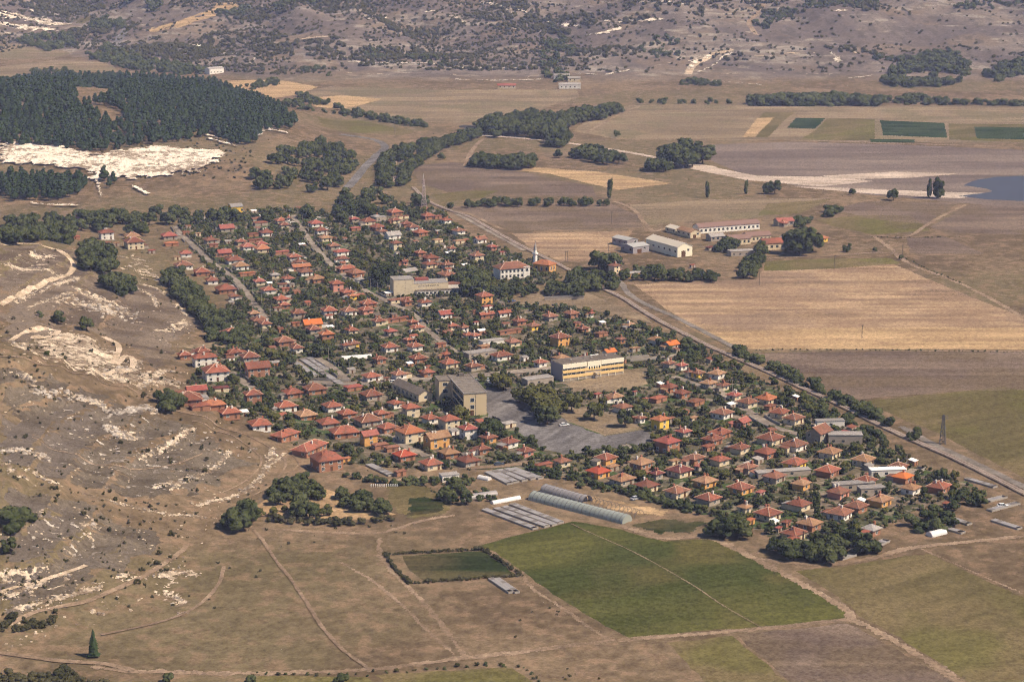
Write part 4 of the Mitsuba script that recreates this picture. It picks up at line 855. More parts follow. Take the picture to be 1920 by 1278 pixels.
# culture hall
p, wd = placed(797, 552, 12)
o = thing('culture_hall', 'cream culture hall with a tall square stage tower and dark lettering', 'hall')
part(o, 'tower', box(11.5, 11, 9.6, -12.3, 5, -0.5), 'wall_cream', wd)
part(o, 'tower_roof', box(11.9, 11.4, 0.3, -12.3, 5, 9.1), 'roof_grey', wd)
part(o, 'wall', box(20, 12, 6.8, 3.5, 6, -0.5), 'wall_cream', wd)
part(o, 'roof', cat(box(20.3, 12.3, 0.25, 3.5, 6, 6.3)), 'roof_grey', wd)
part(o, 'roof_vent', box(7.5, 3.5, 1.4, 0, 9.5, 6.55), 'roof_pink', wd)
part(o, 'lobby', box(26, 4.0, 3.0, 7.5, -2, -0.3), 'wall_white', wd)
part(o, 'lobby_roof', box(26.4, 4.4, 0.25, 7.5, -2.02, 2.7), 'roof_tar', wd)
quad_windows(o, wd, 11, -4.2, 2.3, -4.05, 0.9, 1.5, 1.3)
part(o, 'foyer', box(9, 8, 5.2, 18.2, 5, -0.4), 'wall_white', wd); part(o, 'foyer_roof', box(9.4, 8.3, 0.25, 18.3, 5, 4.8), 'roof_brown', wd)
part(o, 'seam', cat(box(0.15, 0.1, 9.2, -11.4, -0.55, 0)), 'wall_grey', wd)
xs = np.linspace(-3.6, 7.4, 9)
part(o, 'lettering', cat(*[cat(box(0.16, 0.14, 0.9, x - 0.3, -0.07, 4.55), box(0.16, 0.14, 0.9, x + 0.3, -0.07, 4.55), box(0.44, 0.14, 0.16, x, -0.07, (4.55, 5.29, 4.92)[j % 3])) for j, x in enumerate(xs)]), 'steel_dark', wd)
for u in (-12, -4, 4, 12, 19): mk(np.array(wd @ mi.ScalarPoint3f(u, 4, 0)), 8)
BOXES.append((742, 512, 834, 550, 1130))
# small steel canopy behind the hall
p, wd = placed(766, 508, 40, 3)
o = thing('canopy', 'pale metal canopy roof behind the culture hall', 'canopy')
rm, ln = gable_mesh(10, 7, 3.2, 1.4); part(o, 'roof', rm, 'roof_grey', wd); part(o, 'post', cat(*[box(0.2, 0.2, 3.2, x, y) for x in (-4.5, 4.5) for y in (-3, 3)]), 'steel_dark', wd); mk(p, 6)
# white hall with brown roof, mosque and minaret
p, wd = placed(966, 522, 24)
o = thing('white_hall', 'long white two storey hall with brown roof beside the minaret', 'hall')
part(o, 'wall', wall_mesh(19, 10.5, 6.0), 'wall_white', wd @ T().translate([0, 5, 0]))
rm, ln = hip_mesh(20.4, 11.8, 6.0, 3.3); rk = part(o, 'roof', rm, 'roof_brown', wd @ T().translate([0, 5, 0])); part(rk, 'ridge_cap', caps_mesh(ln), 'ridge_tile', wd @ T().translate([0, 5, 0]))
part(o, 'gable_front', cat(box(4.2, 0.4, 7.2, 7.2, -0.45, -0.4)), 'wall_white', wd)
for c in (-5, 0.5, 4): part(rk, 'chimney', CHIM['chimney_white'], None, wd @ T().translate([c, 6.0, 8.3]))
for st in range(2): quad_windows(o, wd, 6, -8.2, 2.5, -0.3, 0.9 + 2.9 * st, 1.3, 1.6)
quad_windows(o, wd, 1, 7.2, 0, -0.68, 3.9, 1.6, 1.6)
mk(p, 8); mk(np.array(wd @ mi.ScalarPoint3f(0, 6, 0)), 11); BOXES.append((928, 486, 1000, 520, 1200))
p, wd = placed(1030, 509, 58)
o = thing('mosque', 'ochre mosque with an orange hipped roof', 'mosque')
part(o, 'wall', box(7.5, 11.5, 4.8, 0, 3.5, -0.4), 'wall_ochre', wd)
rm, ln = hip_mesh(8.7, 12.7, 4.4, 2.6); part(o, 'roof', rm, 'roof_orange', wd @ T().translate([0, 3.5, 0]))
quad_windows(o, wd, 2, -1.6, 3.0, -2.3, 1.2, 1.2, 2.2); quad_windows(o, wd, 3, -0.5, 3.6, -3.8, 1.2, 1.3, 2.0, 'left'); quad_windows(o, wd, 3, -0.2, 3.6, 3.8, 1.2, 1.3, 2.0, 'right')
mk(p, 8); BOXES.append((1006, 486, 1042, 508, 1215))
p, wd = placed(1003.5, 504, 0); wd = wd @ T().scale([1.3, 1.3, 1.15])
o = thing('minaret', 'slender white minaret with pointed cone beside the mosque', 'minaret')
rev = lambda prof: trimesh.creation.revolve(np.array(prof, float), sections=18)
part(o, 'shaft', rev([(0, 0), (1.2, 0), (1.2, 3.4), (0.95, 4.2), (0.92, 7.6), (0, 7.6)]), 'white_paint', wd, 30)
part(o, 'balcony', rev([(0.9, 7.3), (1.35, 7.9), (1.35, 8.7), (1.22, 8.7), (1.22, 8.0), (0.8, 8.0)]), 'white_paint', wd)
part(o, 'lantern', rev([(0, 8.0), (0.72, 8.0), (0.70, 10.2), (0, 10.2)]), 'white_paint', wd, 30)
sp = part(o, 'spire', rev([(0, 10.2), (0.9, 10.2), (0.0, 14.2)]), 'concrete', wd); part(sp, 'finial', rev([(0, 14.1), (0.1, 14.1), (0.06, 15.2), (0, 15.3)]), 'steel_dark', wd)
mk(p, 2); BOXES.append((996, 462, 1010, 500, 1220))
# station store by the crossing
p, wd = placed(1194, 520, 36)
o = thing('crossing_hut', 'low yellow flat roofed hut by the rail crossing', 'hut')
part(o, 'wall', box(12, 5, 3, 0, 2.5, -0.4), 'wall_ochre', wd); part(o, 'roof', box(12.6, 5.6, 0.25, 0, 2.5, 2.6), 'roof_grey', wd); quad_windows(o, wd, 3, -3.4, 3.4, -0.05, 0.9, 1.4, 1.1); mk(p, 7)
# farmyard barns
def barn(nm, label, px, py, rel, w, l, h, rh, wm, rm_, ct='barn', n=4):
    p, wd = placed(px, py, rel)
    o = thing(nm, label, ct, 'farmyard barns')
    c = wd @ T().translate([0, l / 2, 0])
    part(o, 'wall', wall_mesh(w, l, h, rh * 0.95), wm, c)
    m, ln = gable_mesh(w + 0.8, l + 0.8, h - 0.05, rh); part(o, 'roof', m, rm_, c)
    part(o, 'door', box(w * 0.28, 0.12, h * 0.6, -w * 0.1, -0.05, 0), 'door_brown', wd)
    quad_windows(o, wd, 1, w * 0.22, 0, -0.05, h * 0.55, 1.6, 1.3)
    quad_windows(o, wd, n, 2.5, (l - 5) / max(n - 1, 1), -w / 2 - 0.05, h * 0.45, 1.8, 1.2, 'left', fr=False)
    for v in np.arange(3, l, 6): mk(np.array(wd @ mi.ScalarPoint3f(0, float(v), 0)), w * 0.65)
    return o
plain('roof_mauve', (0.215, 0.140, 0.122)); plain('barn_sheet', (0.52, 0.47, 0.40)); plain('sheet_grey', (0.36, 0.36, 0.36))
barn('large_barn', 'large white barn with a pale roof and blue shaded side', 1284, 481, 34, 11, 36, 6.2, 2.4, 'wall_pale_cream', 'barn_sheet', n=6)
barn('grey_barn', 'grey metal roofed shed left of the white barn', 1202, 474, 40, 13, 12, 4.2, 1.2, 'wall_blue_grey', 'sheet_grey', n=2)
barn('grey_barn', 'upper grey metal roofed shed at the track end', 1186, 462, 40, 9, 15, 4.2, 1.2, 'wall_blue_grey', 'sheet_grey', n=3)
def long_barn(nm, label, px, py, rel, l, w, h, rh, wm, rm_, n):
    p, wd = placed(px, py, rel)
    o = thing(nm, label, 'barn', 'farmyard barns')
    c = wd @ T().translate([0, w / 2, 0])
    part(o, 'wall', wall_mesh(l, w, h, rh * 0.95), wm, c); m, ln = gable_mesh(l + 0.8, w + 1.0, h - 0.05, rh); part(o, 'roof', m, rm_, c)
    quad_windows(o, wd, n, -l / 2 + l / n / 2, l / n, -0.05, 1.2, l / n * 0.45, 1.6, fr=False)
    for v in np.arange(-l / 2 + 3, l / 2, 6): mk(np.array(wd @ mi.ScalarPoint3f(float(v), w / 2, 0)), w * 0.7)
long_barn('long_barn', 'very long white barn with a dull pink roof at the farmyard back', 1368, 434, 30, 46, 9, 4.0, 2.2, 'wall_white', 'roof_mauve', 14)
long_barn('farm_range', 'left yellow walled farm range with a brown roof', 1388, 459, 28, 15, 8, 3.8, 2.2, 'wall_cream', 'roof_mauve', 5)
long_barn('farm_range', 'right yellow walled farm range with a brown roof', 1424, 453, 28, 17, 8, 3.8, 2.2, 'wall_cream', 'roof_mauve', 6)
long_barn('farm_house', 'cream farmhouse with a red roof beside the huge tree', 1452, 468, 26, 15, 8, 4.0, 2.8, 'wall_cream', 'roof_red', 4)
barn('farm_house', 'tall cream gable end joined to the red roofed farmhouse', 1479, 466, 26, 6.5, 9, 5.0, 2.6, 'wall_cream', 'roof_grey', n=2)
barn('tan_barn', 'cream gabled shed behind the large white barn', 1304, 446, 34, 8, 16, 3.6, 2.0, 'wall_cream', 'roof_tan', n=3)
barn('tan_barn', 'low pale shed at the bend of the farm track', 1276, 438, 34, 8, 12, 3.0, 1.6, 'wall_cream', 'barn_sheet', n=2)
long_barn('farm_shed', 'dull red roofed shed behind the huge farm tree', 1474, 424, 28, 12, 7, 3.2, 2.0, 'wall_grey', 'roof_pink', 3)
long_barn('farm_shed', 'grey roofed shed in front of the long white barn', 1346, 452, 28, 10, 7, 3.0, 1.6, 'wall_grey', 'roof_grey', 3)
# far buildings
def far_house(label, px, py, rel, w, d, h, wm, rm_, gb=True):
    p, wd = placed(px, py, rel)
    o = thing('far_house', label, 'house', 'far buildings')
    part(o, 'wall', wall_mesh(w, d, h, 1.8), wm, wd); m, ln = gable_mesh(w + 1, d + 1, h - 0.05, 1.9); part(o, 'roof', m, rm_, wd)
    quad_windows(o, wd, max(2, int(w / 5)), -w / 2 + 2.5, 5, -d / 2 - 0.05, 1.4, 1.6, 1.4, fr=False)
    mk(p, 8)
far_house('lone white house at the far hill foot beyond the forest', 402, 138, 40, 22, 9, 6, 'wall_white', 'roof_grey')
far_house('white farm building under the far hills, nearest of its group', 1068, 166, 5, 24, 8, 4.5, 'wall_white', 'roof_grey')
far_house('low white farm building under the far hills, upper left', 1053, 148, 5, 18, 8, 4, 'wall_white', 'roof_grey')
far_house('low pale farm building under the far hills, upper right', 1076, 153, 5, 14, 8, 4, 'wall_cream', 'roof_grey')
far_house('long pale shed at the foot of the middle far hill', 950, 166, 2, 20, 7, 3.5, 'wall_cream', 'roof_pink')
far_house('pale yellow flat house among the trees above the upper lane', 442, 398, 15, 8, 8, 4.4, 'wall_yellow', 'roof_grey')
# far road bridge
p, wd = placed(888, 250, -22)
o = thing('rail_bridge', 'small concrete railway bridge at the end of the plain', 'bridge')
part(o, 'deck', box(26, 6, 1.0, 0, 0, 5), 'concrete', wd); part(o, 'pier', cat(box(1.6, 5.5, 5, -7, 0, 0), box(1.6, 5.5, 5, 6, 0, 0)), 'wall_white', wd); part(o, 'parapet', cat(box(26, 0.3, 0.9, 0, -2.85, 6), box(26, 0.3, 0.9, 0, 2.85, 6)), 'concrete', wd)

# ---------------------------------------------------------------- railway
RAIL = wpts('742,344 738,318 746,296 770,282 800,270 850,254 876,247')
RAIL2 = wpts('775,352 800,376 840,394 880,408 930,436 985,466 1040,493 1086,517 1130,541 1170,561 1210,587 1254,612 1290,630 1330,650 1380,672 1440,698 1498,725 1570,758 1610,778 1682,813 1720,830 1780,856 1850,890 1930,931')
for j, (ln, lb) in enumerate(((RAIL2, 'single track railway running along the village edge'), (RAIL, 'far railway curve leading to the small bridge'))):
    o = thing('railway', lb, 'railway', kind='structure')
    part(o, 'ballast', ribbon(ln, 3.4, 0.6, 3.0, 0.2, thick=0.8), 'ballast')
    for s in (-0.75, 0.75): part(o, 'rail', ribbon(ln, 0.24, 0.80, 3.0, 0.0, offset=s, thick=0.22), 'rail_steel')
    ROADS.append((LineString(smooth_line(ln, 6)), 4.0))

# ---------------------------------------------------------------- tunnels, cold frames, sheds
def tunnel(label, a, b, rad, film, covered=1.0, ct='greenhouse', hoops=True, name='plastic_tunnel'):
    q = spot([a[0], b[0]], [a[1], b[1]])
    L = float(np.linalg.norm(q[1, :2] - q[0, :2])); th = math.atan2(q[1, 1] - q[0, 1], q[1, 0] - q[0, 0])
    wd = at(q[0, 0], q[0, 1], q[0, 2], th)
    o = thing(name, label, ct)
    ang = np.linspace(0, math.pi, 13)
    n = max(2, int(L / 2)); xs = np.linspace(0, L, n + 1)
    cov = xs[xs <= L * covered + 1e-6]
    sag = lambda k: 1 - 0.012 * (k % 2)
    V = np.array([(x, rad * sag(k) * math.cos(t), rad * sag(k) * math.sin(t)) for k, x in enumerate(cov) for t in ang]); m = len(ang)
    F = [f for k in range(len(cov) - 1) for s in range(m - 1) for f in ((k * m + s, (k + 1) * m + s, (k + 1) * m + s + 1), (k * m + s, (k + 1) * m + s + 1, k * m + s + 1))]
    part(o, 'cover', trimesh.Trimesh(V, F, process=False), film, wd, True)
    if covered == 1.0:
        for x in (0, L):
            v = np.array([(x, 0, 0)] + [(x, rad * .99 * math.cos(t), rad * .99 * math.sin(t)) for t in ang])
            part(o, 'end_wall', trimesh.Trimesh(v, [(0, s + 1, s + 2) for s in range(m - 1)], process=False), film, wd)
    if hoops:
        for x in np.arange(0, L + 0.1, 2.0):
            hp = []
            for t0, t1 in zip(ang[:-1], ang[1:]):
                p0, p1 = np.array((x, rad * 1.01 * math.cos(t0), rad * 1.01 * math.sin(t0))), np.array((x, rad * 1.01 * math.cos(t1), rad * 1.01 * math.sin(t1)))
                hp.append(trimesh.creation.cylinder(0.09, segment=(p0, p1), sections=4))
            part(o, 'hoop', cat(*hp), 'steel_dark', wd)
    LN = LineString(q[:, :2]); ROADS.append((LN, rad * 2 + 1))
tunnel('long green plastic tunnel nearest the green field', (1000, 934), (1176, 979), 3.0, 'plastic_film')
tunnel('pale plastic tunnel at the far end of the pair', (1022, 920), (1092, 940), 2.8, 'film_grey')
tunnel('bare hooped end of the rear plastic tunnel', (1094, 940), (1204, 971), 2.8, 'film_grey', 0.12)
tunnel('long low white tunnel behind the broad cross street', (640, 674), (696, 670), 1.8, 'film_white', hoops=False)
tunnel('white low tunnel near the right corner cold frames', (1742, 1005), (1770, 998), 1.7, 'film_white', hoops=False)
tunnel('grey low tunnel in the bottom gardens left of the cold frames', (866, 936), (930, 926), 1.6, 'film_grey', hoops=False)
tunnel('short white tunnel in the lower central garden', (898, 896), (918, 900), 1.4, 'film_white', hoops=False)
tunnel('long low pale tunnel above the open bed strips', (922, 944), (974, 934), 1.2, 'film_white', hoops=False)
FRAMES = [('cold frame bed', 'cluster behind the tunnels', ['914,886 956,908', '924,884 968,905', '936,882 984,902', '950,880 1000,899', '962,879 1014,898'], 2.6),
          ('cold frame bed', 'strips in front of the tunnels', ['908,956 1004,992', '930,954 1026,988', '945,951 1040,985', '960,946 1052,981'], 2.6),
          ('cold frame bed', 'pair below the hedged plot', ['920,1086 958,1112', '932,1086 970,1112'], 1.8),
          ('cold frame bed', 'group above the cross street', ['552,680 592,706', '566,674 606,700', '580,672 612,694', '606,700 640,722'], 3.0),
          ('cold frame bed', 'row outside the near right corner', ['1574,1048 1600,1040', '1600,1034 1630,1024', '1632,1028 1662,1014'], 3.0),
          ('cold frame bed', 'group at the right village edge', ['1740,982 1806,1000', '1776,970 1818,984', '1855,958 1908,944', '1852,940 1884,932', '1862,976 1912,992', '1812,898 1866,914'], 2.6),
          ('cold frame bed', 'long one by the lower left lane', ['692,872 734,892'], 3.0)]
for nm, where, ls, w in FRAMES:
    for j, l in enumerate(ls):
        q = spot(*pts(l).T)
        L = float(np.linalg.norm(q[1, :2] - q[0, :2])); th = math.atan2(q[1, 1] - q[0, 1], q[1, 0] - q[0, 0])
        wd = at((q[0, 0] + q[1, 0]) / 2, (q[0, 1] + q[1, 1]) / 2, float(q[:, 2].mean()), th)
        o = thing('cold_frame', f'low grey {nm}, {["first", "second", "third", "fourth", "fifth", "sixth"][j]} of the {where}' if len(ls) > 1 else f'low grey {nm}, {where}', 'cold frame', 'grey cold frames')
        part(o, 'frame', cat(box(L, 0.15, 0.7, 0, -w / 2), box(L, 0.15, 0.7, 0, w / 2), box(0.15, w, 0.7, -L / 2), box(0.15, w, 0.7, L / 2)), 'concrete', wd)
        for s in range(max(1, int((L - 0.3) / 1.9))):
            part(o, 'pane', box(1.72, w - 0.2, 0.06, -L / 2 + 1.0 + 1.9 * s, 0, 0.60 + 0.05 * rng.random()), 'film_grey' if rng.random() < 0.7 else 'film_worn', wd)
        ROADS.append((LineString(q[:, :2]), w + 1))
# long concrete sheds on the right
for px, py, rel, l, w, h, lb in ((1468, 881, 22, 22, 4, 2.4, 'long low concrete shed behind the yellow fronted house'), (1600, 904, 22, 16, 4.5, 2.6, 'long low concrete shed beside the right lane'), (1634, 912, 22, 10, 4.5, 2.6, 'short concrete shed at the right lane corner'), (1664, 878, 18, 14, 4, 2.8, 'white roofed terrace shed by the orange house'), (1556, 787, 15, 12, 4, 2.8, 'white walled shed under the railway hedge'), (1584, 812, 8, 14, 6, 4.0, 'grey stone walled extension right of the large gabled barn'), (900, 658, 30, 16, 6, 2.6, 'grey glazed shed above the cross street'), (922, 637, 25, 12, 5, 2.6, 'grey roofed shed below the white hall gardens'), (842, 888, 20, 7, 4, 2.6, 'white shed at the lower left lane'), (1390, 469, 20, 16, 7, 3.2, 'grey low shed in the farmyard front'), (1008, 707, 30, 14, 6, 3.0, 'low cream shed at the yard trees'), (1058, 556, 8, 22, 1.2, 1.8, 'pale concrete wall bank in the open lot'), (712, 406, 30, 8, 5, 3, 'grey shed left of the mast')):
    p, wd = placed(px, py, rel, h)
    o = thing('concrete_shed', lb, 'shed')
    part(o, 'wall', box(l, w, h + 0.4, 0, 0, -0.4), 'wall_grey' if 'white' not in lb else 'wall_white', wd); part(o, 'roof', box(l + 0.5, w + 0.5, 0.18, 0, 0, h + 0.003), 'roof_grey' if 'white roofed' not in lb else 'white_paint', wd)
    if h > 2: quad_windows(o, wd, max(1, int(l / 5)), -l / 2 + 2, 4, -w / 2 - 0.05, 1.0, 1.2, 0.9, fr=False)
    mk(p, max(l / 2.6, 3))

# ---------------------------------------------------------------- masts, pylons, poles
def bar(a, b, r): return trimesh.creation.cylinder(r, segment=(np.array(a, float), np.array(b, float)), sections=4)
def lattice(h, b, t, n, r):
    out = []
    lv = np.linspace(0, 1, n + 1)
    cn = lambda u: [((b + (t - b) * u) / 2 * sx, (b + (t - b) * u) / 2 * sy, h * u) for sx, sy in ((-1, -1), (1, -1), (1, 1), (-1, 1))]
    for a, c in zip(lv[:-1], lv[1:]):
        A, C = cn(a), cn(c)
        for i in range(4):
            out += [bar(A[i], C[i], r), bar(A[i], C[(i + 1) % 4], r * 0.7), bar(C[i], C[(i + 1) % 4], r * 0.6)]
    return cat(*out)
p, wd = placed(795, 394, 0)
o = thing('radio_mast', 'tall red and white lattice mast at the top of the village', 'mast')
part(o, 'lattice', lattice(22, 3.8, 0.9, 9, 0.17), 'mast_paint', wd); part(o, 'antenna', bar((0, 0, 22), (0, 0, 26), 0.09), 'white_paint', wd); part(o, 'platform', box(1.6, 1.6, 0.15, 0, 0, 17), 'white_paint', wd)
p, wd = placed(1767, 832, 0)
o = thing('pylon', 'dark steel lattice pylon in the field right of the railway', 'pylon')
part(o, 'lattice', lattice(12.5, 2.4, 0.6, 7, 0.16), 'steel_dark', wd); part(o, 'cross_arm', cat(bar((-1.8, 0, 11), (1.8, 0, 11), 0.1), bar((-1.4, 0, 12), (1.4, 0, 12), 0.1)), 'steel_dark', wd)
for px, py, h, lb in ((1147, 421, 9, 'dark power pole in the field right of the mast'), (1060, 492, 7, 'left pole of the pair in the orange field'), (1064, 491, 7, 'right pole of the pair in the orange field'), (1424, 535, 9, 'dark power pole at the left of the straw field'), (1565, 502, 8, 'power pole on the green strip'), (1692, 485, 9, 'power pole at the right track junction'), (1616, 634, 7, 'power pole on the golden stubble'), (740, 250, 14, 'tall pole beside the far road'), (1141, 480, 8, 'thin pole at the orange field edge'), (1506, 1030, 7, 'pole by the near corner gardens')):
    p, wd = placed(px, py, 0)
    o = thing('power_pole', lb, 'pole', 'field power poles')
    part(o, 'post', trimesh.creation.cylinder(0.16, segment=((0, 0, -0.3), (0, 0, h)), sections=6), 'pole_wood', wd); part(o, 'cross_arm', box(1.7, 0.14, 0.16, 0, 0, h - 0.7), 'pole_wood', wd)
NTH = ['first', 'second', 'third', 'fourth', 'fifth', 'sixth', 'seventh', 'eighth', 'ninth', 'tenth', 'eleventh', 'twelfth', 'thirteenth', 'fourteenth']
STREETP = [l for (nm, lb, ct, mat, w, o), l in zip(TRACKS, ROADS) if nm == 'village_street']
for (ln, w), (nm, lb, *_r) in zip(STREETP, [t for t in TRACKS if t[0] == 'village_street']):
    for j, s in enumerate(np.arange(8, ln.length, 34)):
        q = np.array(ln.interpolate(s).coords[0]); q2 = np.array(ln.interpolate(min(s + 1, ln.length)).coords[0]); t = q2 - q
        t = t / (np.linalg.norm(t) + 1e-9)
        q = q + np.array([-t[1], t[0]]) * (w / 2 + 0.8)
        o = thing('street_pole', f'{NTH[j]} street light pole along the {lb}', 'street light', f'poles on the {lb}')
        wd = at(q[0], q[1], float(ground(*q)), math.atan2(t[1], t[0]))
        part(o, 'post', trimesh.creation.cylinder(0.11, segment=((0, 0, -0.3), (0, 0, 7)), sections=6), 'concrete', wd); part(o, 'lamp_arm', cat(box(0.1, 1.4, 0.1, 0, -0.7, 6.9), box(0.25, 0.6, 0.14, 0, -1.5, 6.85)), 'steel_dark', wd)

# cars
def car(px, py, rel, c, lb):
    p, wd = placed(px, py, rel)
    key = f'car_paint_{c}'
    if key not in scene: scene[key] = two({'type': 'principled', 'base_color': rgb({'white': (0.72, 0.72, 0.72), 'dark': (0.05, 0.06, 0.09), 'red': (0.40, 0.04, 0.03), 'silver': (0.42, 0.43, 0.45), 'blue': (0.06, 0.10, 0.25)}[c]), 'roughness': 0.3, 'clearcoat': 0.6})
    o = thing('parked_car', lb, 'car', 'parked cars')
    body = trimesh.convex.convex_hull(np.array([(x, y, z) for y in (-0.8, 0.8) for x, z in ((-2.05, 0.35), (-2.1, 0.8), (-1.9, 0.95), (2.0, 0.75), (2.1, 0.55), (2.0, 0.3))]))
    cab = trimesh.convex.convex_hull(np.array([(x, y * (0.78 if z < 1 else 0.62), z) for y in (-1, 1) for x, z in ((-1.75, 0.9), (-1.3, 1.42), (0.35, 1.42), (1.1, 0.86))]))
    part(o, 'body', body, key, wd)
    ck = part(o, 'cabin', cab, 'window_glass', wd); part(ck, 'roof_panel', box(1.7, 1.2, 0.05, -0.45, 0, 1.41), key, wd)
    for x in (-1.3, 1.3):
        for y in (-0.78, 0.78): part(o, 'wheel', trimesh.creation.cylinder(0.32, segment=((x, y - 0.1, 0.32), (x, y + 0.1, 0.32)), sections=12), 'steel_dark', wd)
for a in ((922, 718, 60, 'white', 'white car parked under the street trees by the school'), (915, 714, 60, 'silver', 'silver car beside the white car by the school'), (888, 714, 20, 'white', 'white car right behind the school block'), (738, 718, 20, 'white', 'white car on the broad cross street'), (1058, 798, 20, 'white', 'small white car on the edge of the asphalt yard'), (612, 430, 60, 'white', 'white car by the top village lane'), (1192, 936, 40, 'silver', 'silver car behind the plastic tunnels'), (936, 872, 20, 'dark', 'dark car behind the cold frames'), (960, 566, 30, 'blue', 'blue car at the open lot corner'), (790, 604, 60, 'dark', 'dark car on the wide grey street'), (1880, 950, 20, 'white', 'white car by the right edge cold frames')):
    car(*a)
# low fence of stakes in the bottom garden
p0, p1 = spot([696, 745], [912, 912])
o = thing('stake_fence', 'row of short pale stakes in the bottom garden plot', 'fence')
for j, u in enumerate(np.linspace(0, 1, 13)):
    q = p0 + (p1 - p0) * u; part(o, 'stake', box(0.35, 0.35, 1.1), 'white_paint', at(q[0], q[1], q[2]))

# ---------------------------------------------------------------- vegetation
def leaf_cards(c, r, n, size, g):
    d = g.normal(size=(n, 3)); d /= np.linalg.norm(d, axis=1, keepdims=True)
    d[:, 2] = np.where(d[:, 2] < -0.5, -d[:, 2], d[:, 2])
    p = c + d * r * g.uniform(0.72, 1.08, (n, 1))
    a = np.cross(d, g.normal(size=(n, 3))); a /= np.linalg.norm(a, axis=1, keepdims=True)
    b = np.cross(d + g.normal(size=(n, 3)) * 0.5, a); b /= np.linalg.norm(b, axis=1, keepdims=True)
    s = size * g.uniform(0.6, 1.3, (n, 1))
    v = np.stack([p - a * s * 0.5, p + b * s * 0.5 + d * s * .15, p + a * s * 0.5, p - b * s * 0.5 - d * s * .1], 1).reshape(-1, 3)
    i = np.arange(n) * 4
    return trimesh.Trimesh(v, np.vstack([np.stack([i, i + 1, i + 2], -1), np.stack([i, i + 2, i + 3], -1)]), process=False)
def lump(c, r, g, sub=1):
    m = trimesh.creation.icosphere(subdivisions=sub)
    v = m.vertices * (0.72 + 0.42 * meshkit.noise(m.vertices * 1.9 + g.uniform(0, 50, 3), 4))[:, None] * r + c
    return trimesh.Trimesh(v, m.faces, process=False)
def crown(seed, h, w, base, n, cards=34, size=0.17):
    """Unit-sized broad crown: lumps round a trunk top with leaf sprays."""
    g = np.random.default_rng(seed)
    out = []
    for k in range(n):
        a, u = g.uniform(0, 2 * math.pi), g.uniform(0, 1)
        rad = w * 0.5 * (1 - 0.3 * u) * math.sqrt(g.uniform(0.04, 0.75))
        c = np.array([math.cos(a) * rad, math.sin(a) * rad, base + (h - base) * (0.22 + 0.58 * u)])
        r = np.array([w * 0.215, w * 0.215, (h - base) * 0.215]) * g.uniform(0.65, 1.3)
        out += [lump(c, r, g), leaf_cards(c, r, cards, size, g)]
    return cat(*out)
def conifer(seed, tiers=7, cone=1.0):
    g = np.random.default_rng(seed)
    out = []
    for k in range(tiers):
        z = 0.14 + 0.80 * k / tiers
        r = 0.20 * cone * (1 - k / tiers) ** 0.8 + 0.03
        nb = 9 - k // 2
        for j in range(nb):
            a = 2 * math.pi * (j + g.uniform(-0.3, 0.3)) / nb + k
            c, s = math.cos(a), math.sin(a)
            rr = r * g.uniform(0.75, 1.15)
            wv = rr * 0.55
            tip = np.array([c * rr, s * rr, z - 0.03]); top = np.array([0, 0, z + 0.14])
            l = np.array([c * rr * 0.55 - s * wv, s * rr * 0.55 + c * wv, z]); q = np.array([c * rr * 0.55 + s * wv, s * rr * 0.55 - c * wv, z])
            out.append(trimesh.Trimesh([top, l, tip, q], [(0, 1, 2), (0, 2, 3), (1, 3, 2)], process=False))
    return cat(*out)
def pine(seed):
    g = np.random.default_rng(seed)
    out = []
    for k in range(5):
        u = k / 4
        a = g.uniform(0, 6.28)
        c = np.array([math.cos(a) * 0.05, math.sin(a) * 0.05, 0.38 + 0.5 * u])
        r = np.array([0.23, 0.23, 0.15]) * (1.15 - 0.6 * u) * g.uniform(0.8, 1.2)
        out += [lump(c, r, g), leaf_cards(c, r, 16, 0.09, g)]
    return cat(*out)
trunk = lambda r, h: trimesh.creation.cone(radius=r, height=h, sections=6)
def kind(key, cr, leafmat, tr=None):
    d = {'type': 'shapegroup', 'crown': mikit.ply(cr, leafmat)}
    if tr is not None: d['trunk'] = mikit.ply(tr, 'bark')
    scene[key] = d
NB = 5
for q in range(NB):
    kind(f'broad_{q}', crown(100 + q, 1.0, 0.95, 0.12, 12), 'leaf_dark', trunk(0.04, 0.7))
    kind(f'tall_{q}', crown(120 + q, 1.0, 0.62, 0.1, 13), 'leaf_dark', trunk(0.035, 0.7))
    kind(f'shrub_{q}', crown(140 + q, 1.0, 1.5, -0.15, 6, 22, 0.2), 'leaf_scrub')
    kind(f'bush_{q}', crown(160 + q, 1.0, 1.35, -0.1, 8, 26, 0.18), 'leaf_dark')
    kind(f'pine_{q}', pine(180 + q), 'leaf_pine', trunk(0.022, 0.8))
for q in range(3):
    kind(f'light_{q}', crown(200 + q, 1.0, 0.95, 0.1, 12), 'leaf_light', trunk(0.04, 0.7))
    kind(f'poplar_{q}', crown(220 + q, 1.0, 0.26, 0.03, 11, 30, 0.09), 'leaf_dark', trunk(0.02, 0.8))
    kind(f'far_shrub_{q}', cat(*[lump(np.array([0.35 * math.cos(a), 0.35 * math.sin(a), 0.35 + 0.12 * j]), np.array([0.55, 0.55, 0.5]), np.random.default_rng(q * 9 + j), 0) for j, a in enumerate((0, 2.1, 4.2))]), 'leaf_scrub')
kind('spruce_0', conifer(5, 9, 1.0), 'leaf_pine', trunk(0.02, 0.5))
NK = {'broad': NB, 'tall': NB, 'shrub': NB, 'bush': NB, 'pine': NB, 'light': 3, 'poplar': 3, 'far_shrub': 3, 'spruce': 1}
foot_tree = cKDTree(np.array(FOOT)[:, :2]); foot_r = np.array(FOOT)[:, 2]
roads_geom = shapely.union_all([l.buffer(w / 2 + 0.4) for l, w in ROADS]); shapely.prepare(roads_geom)
BX = np.array(BOXES)
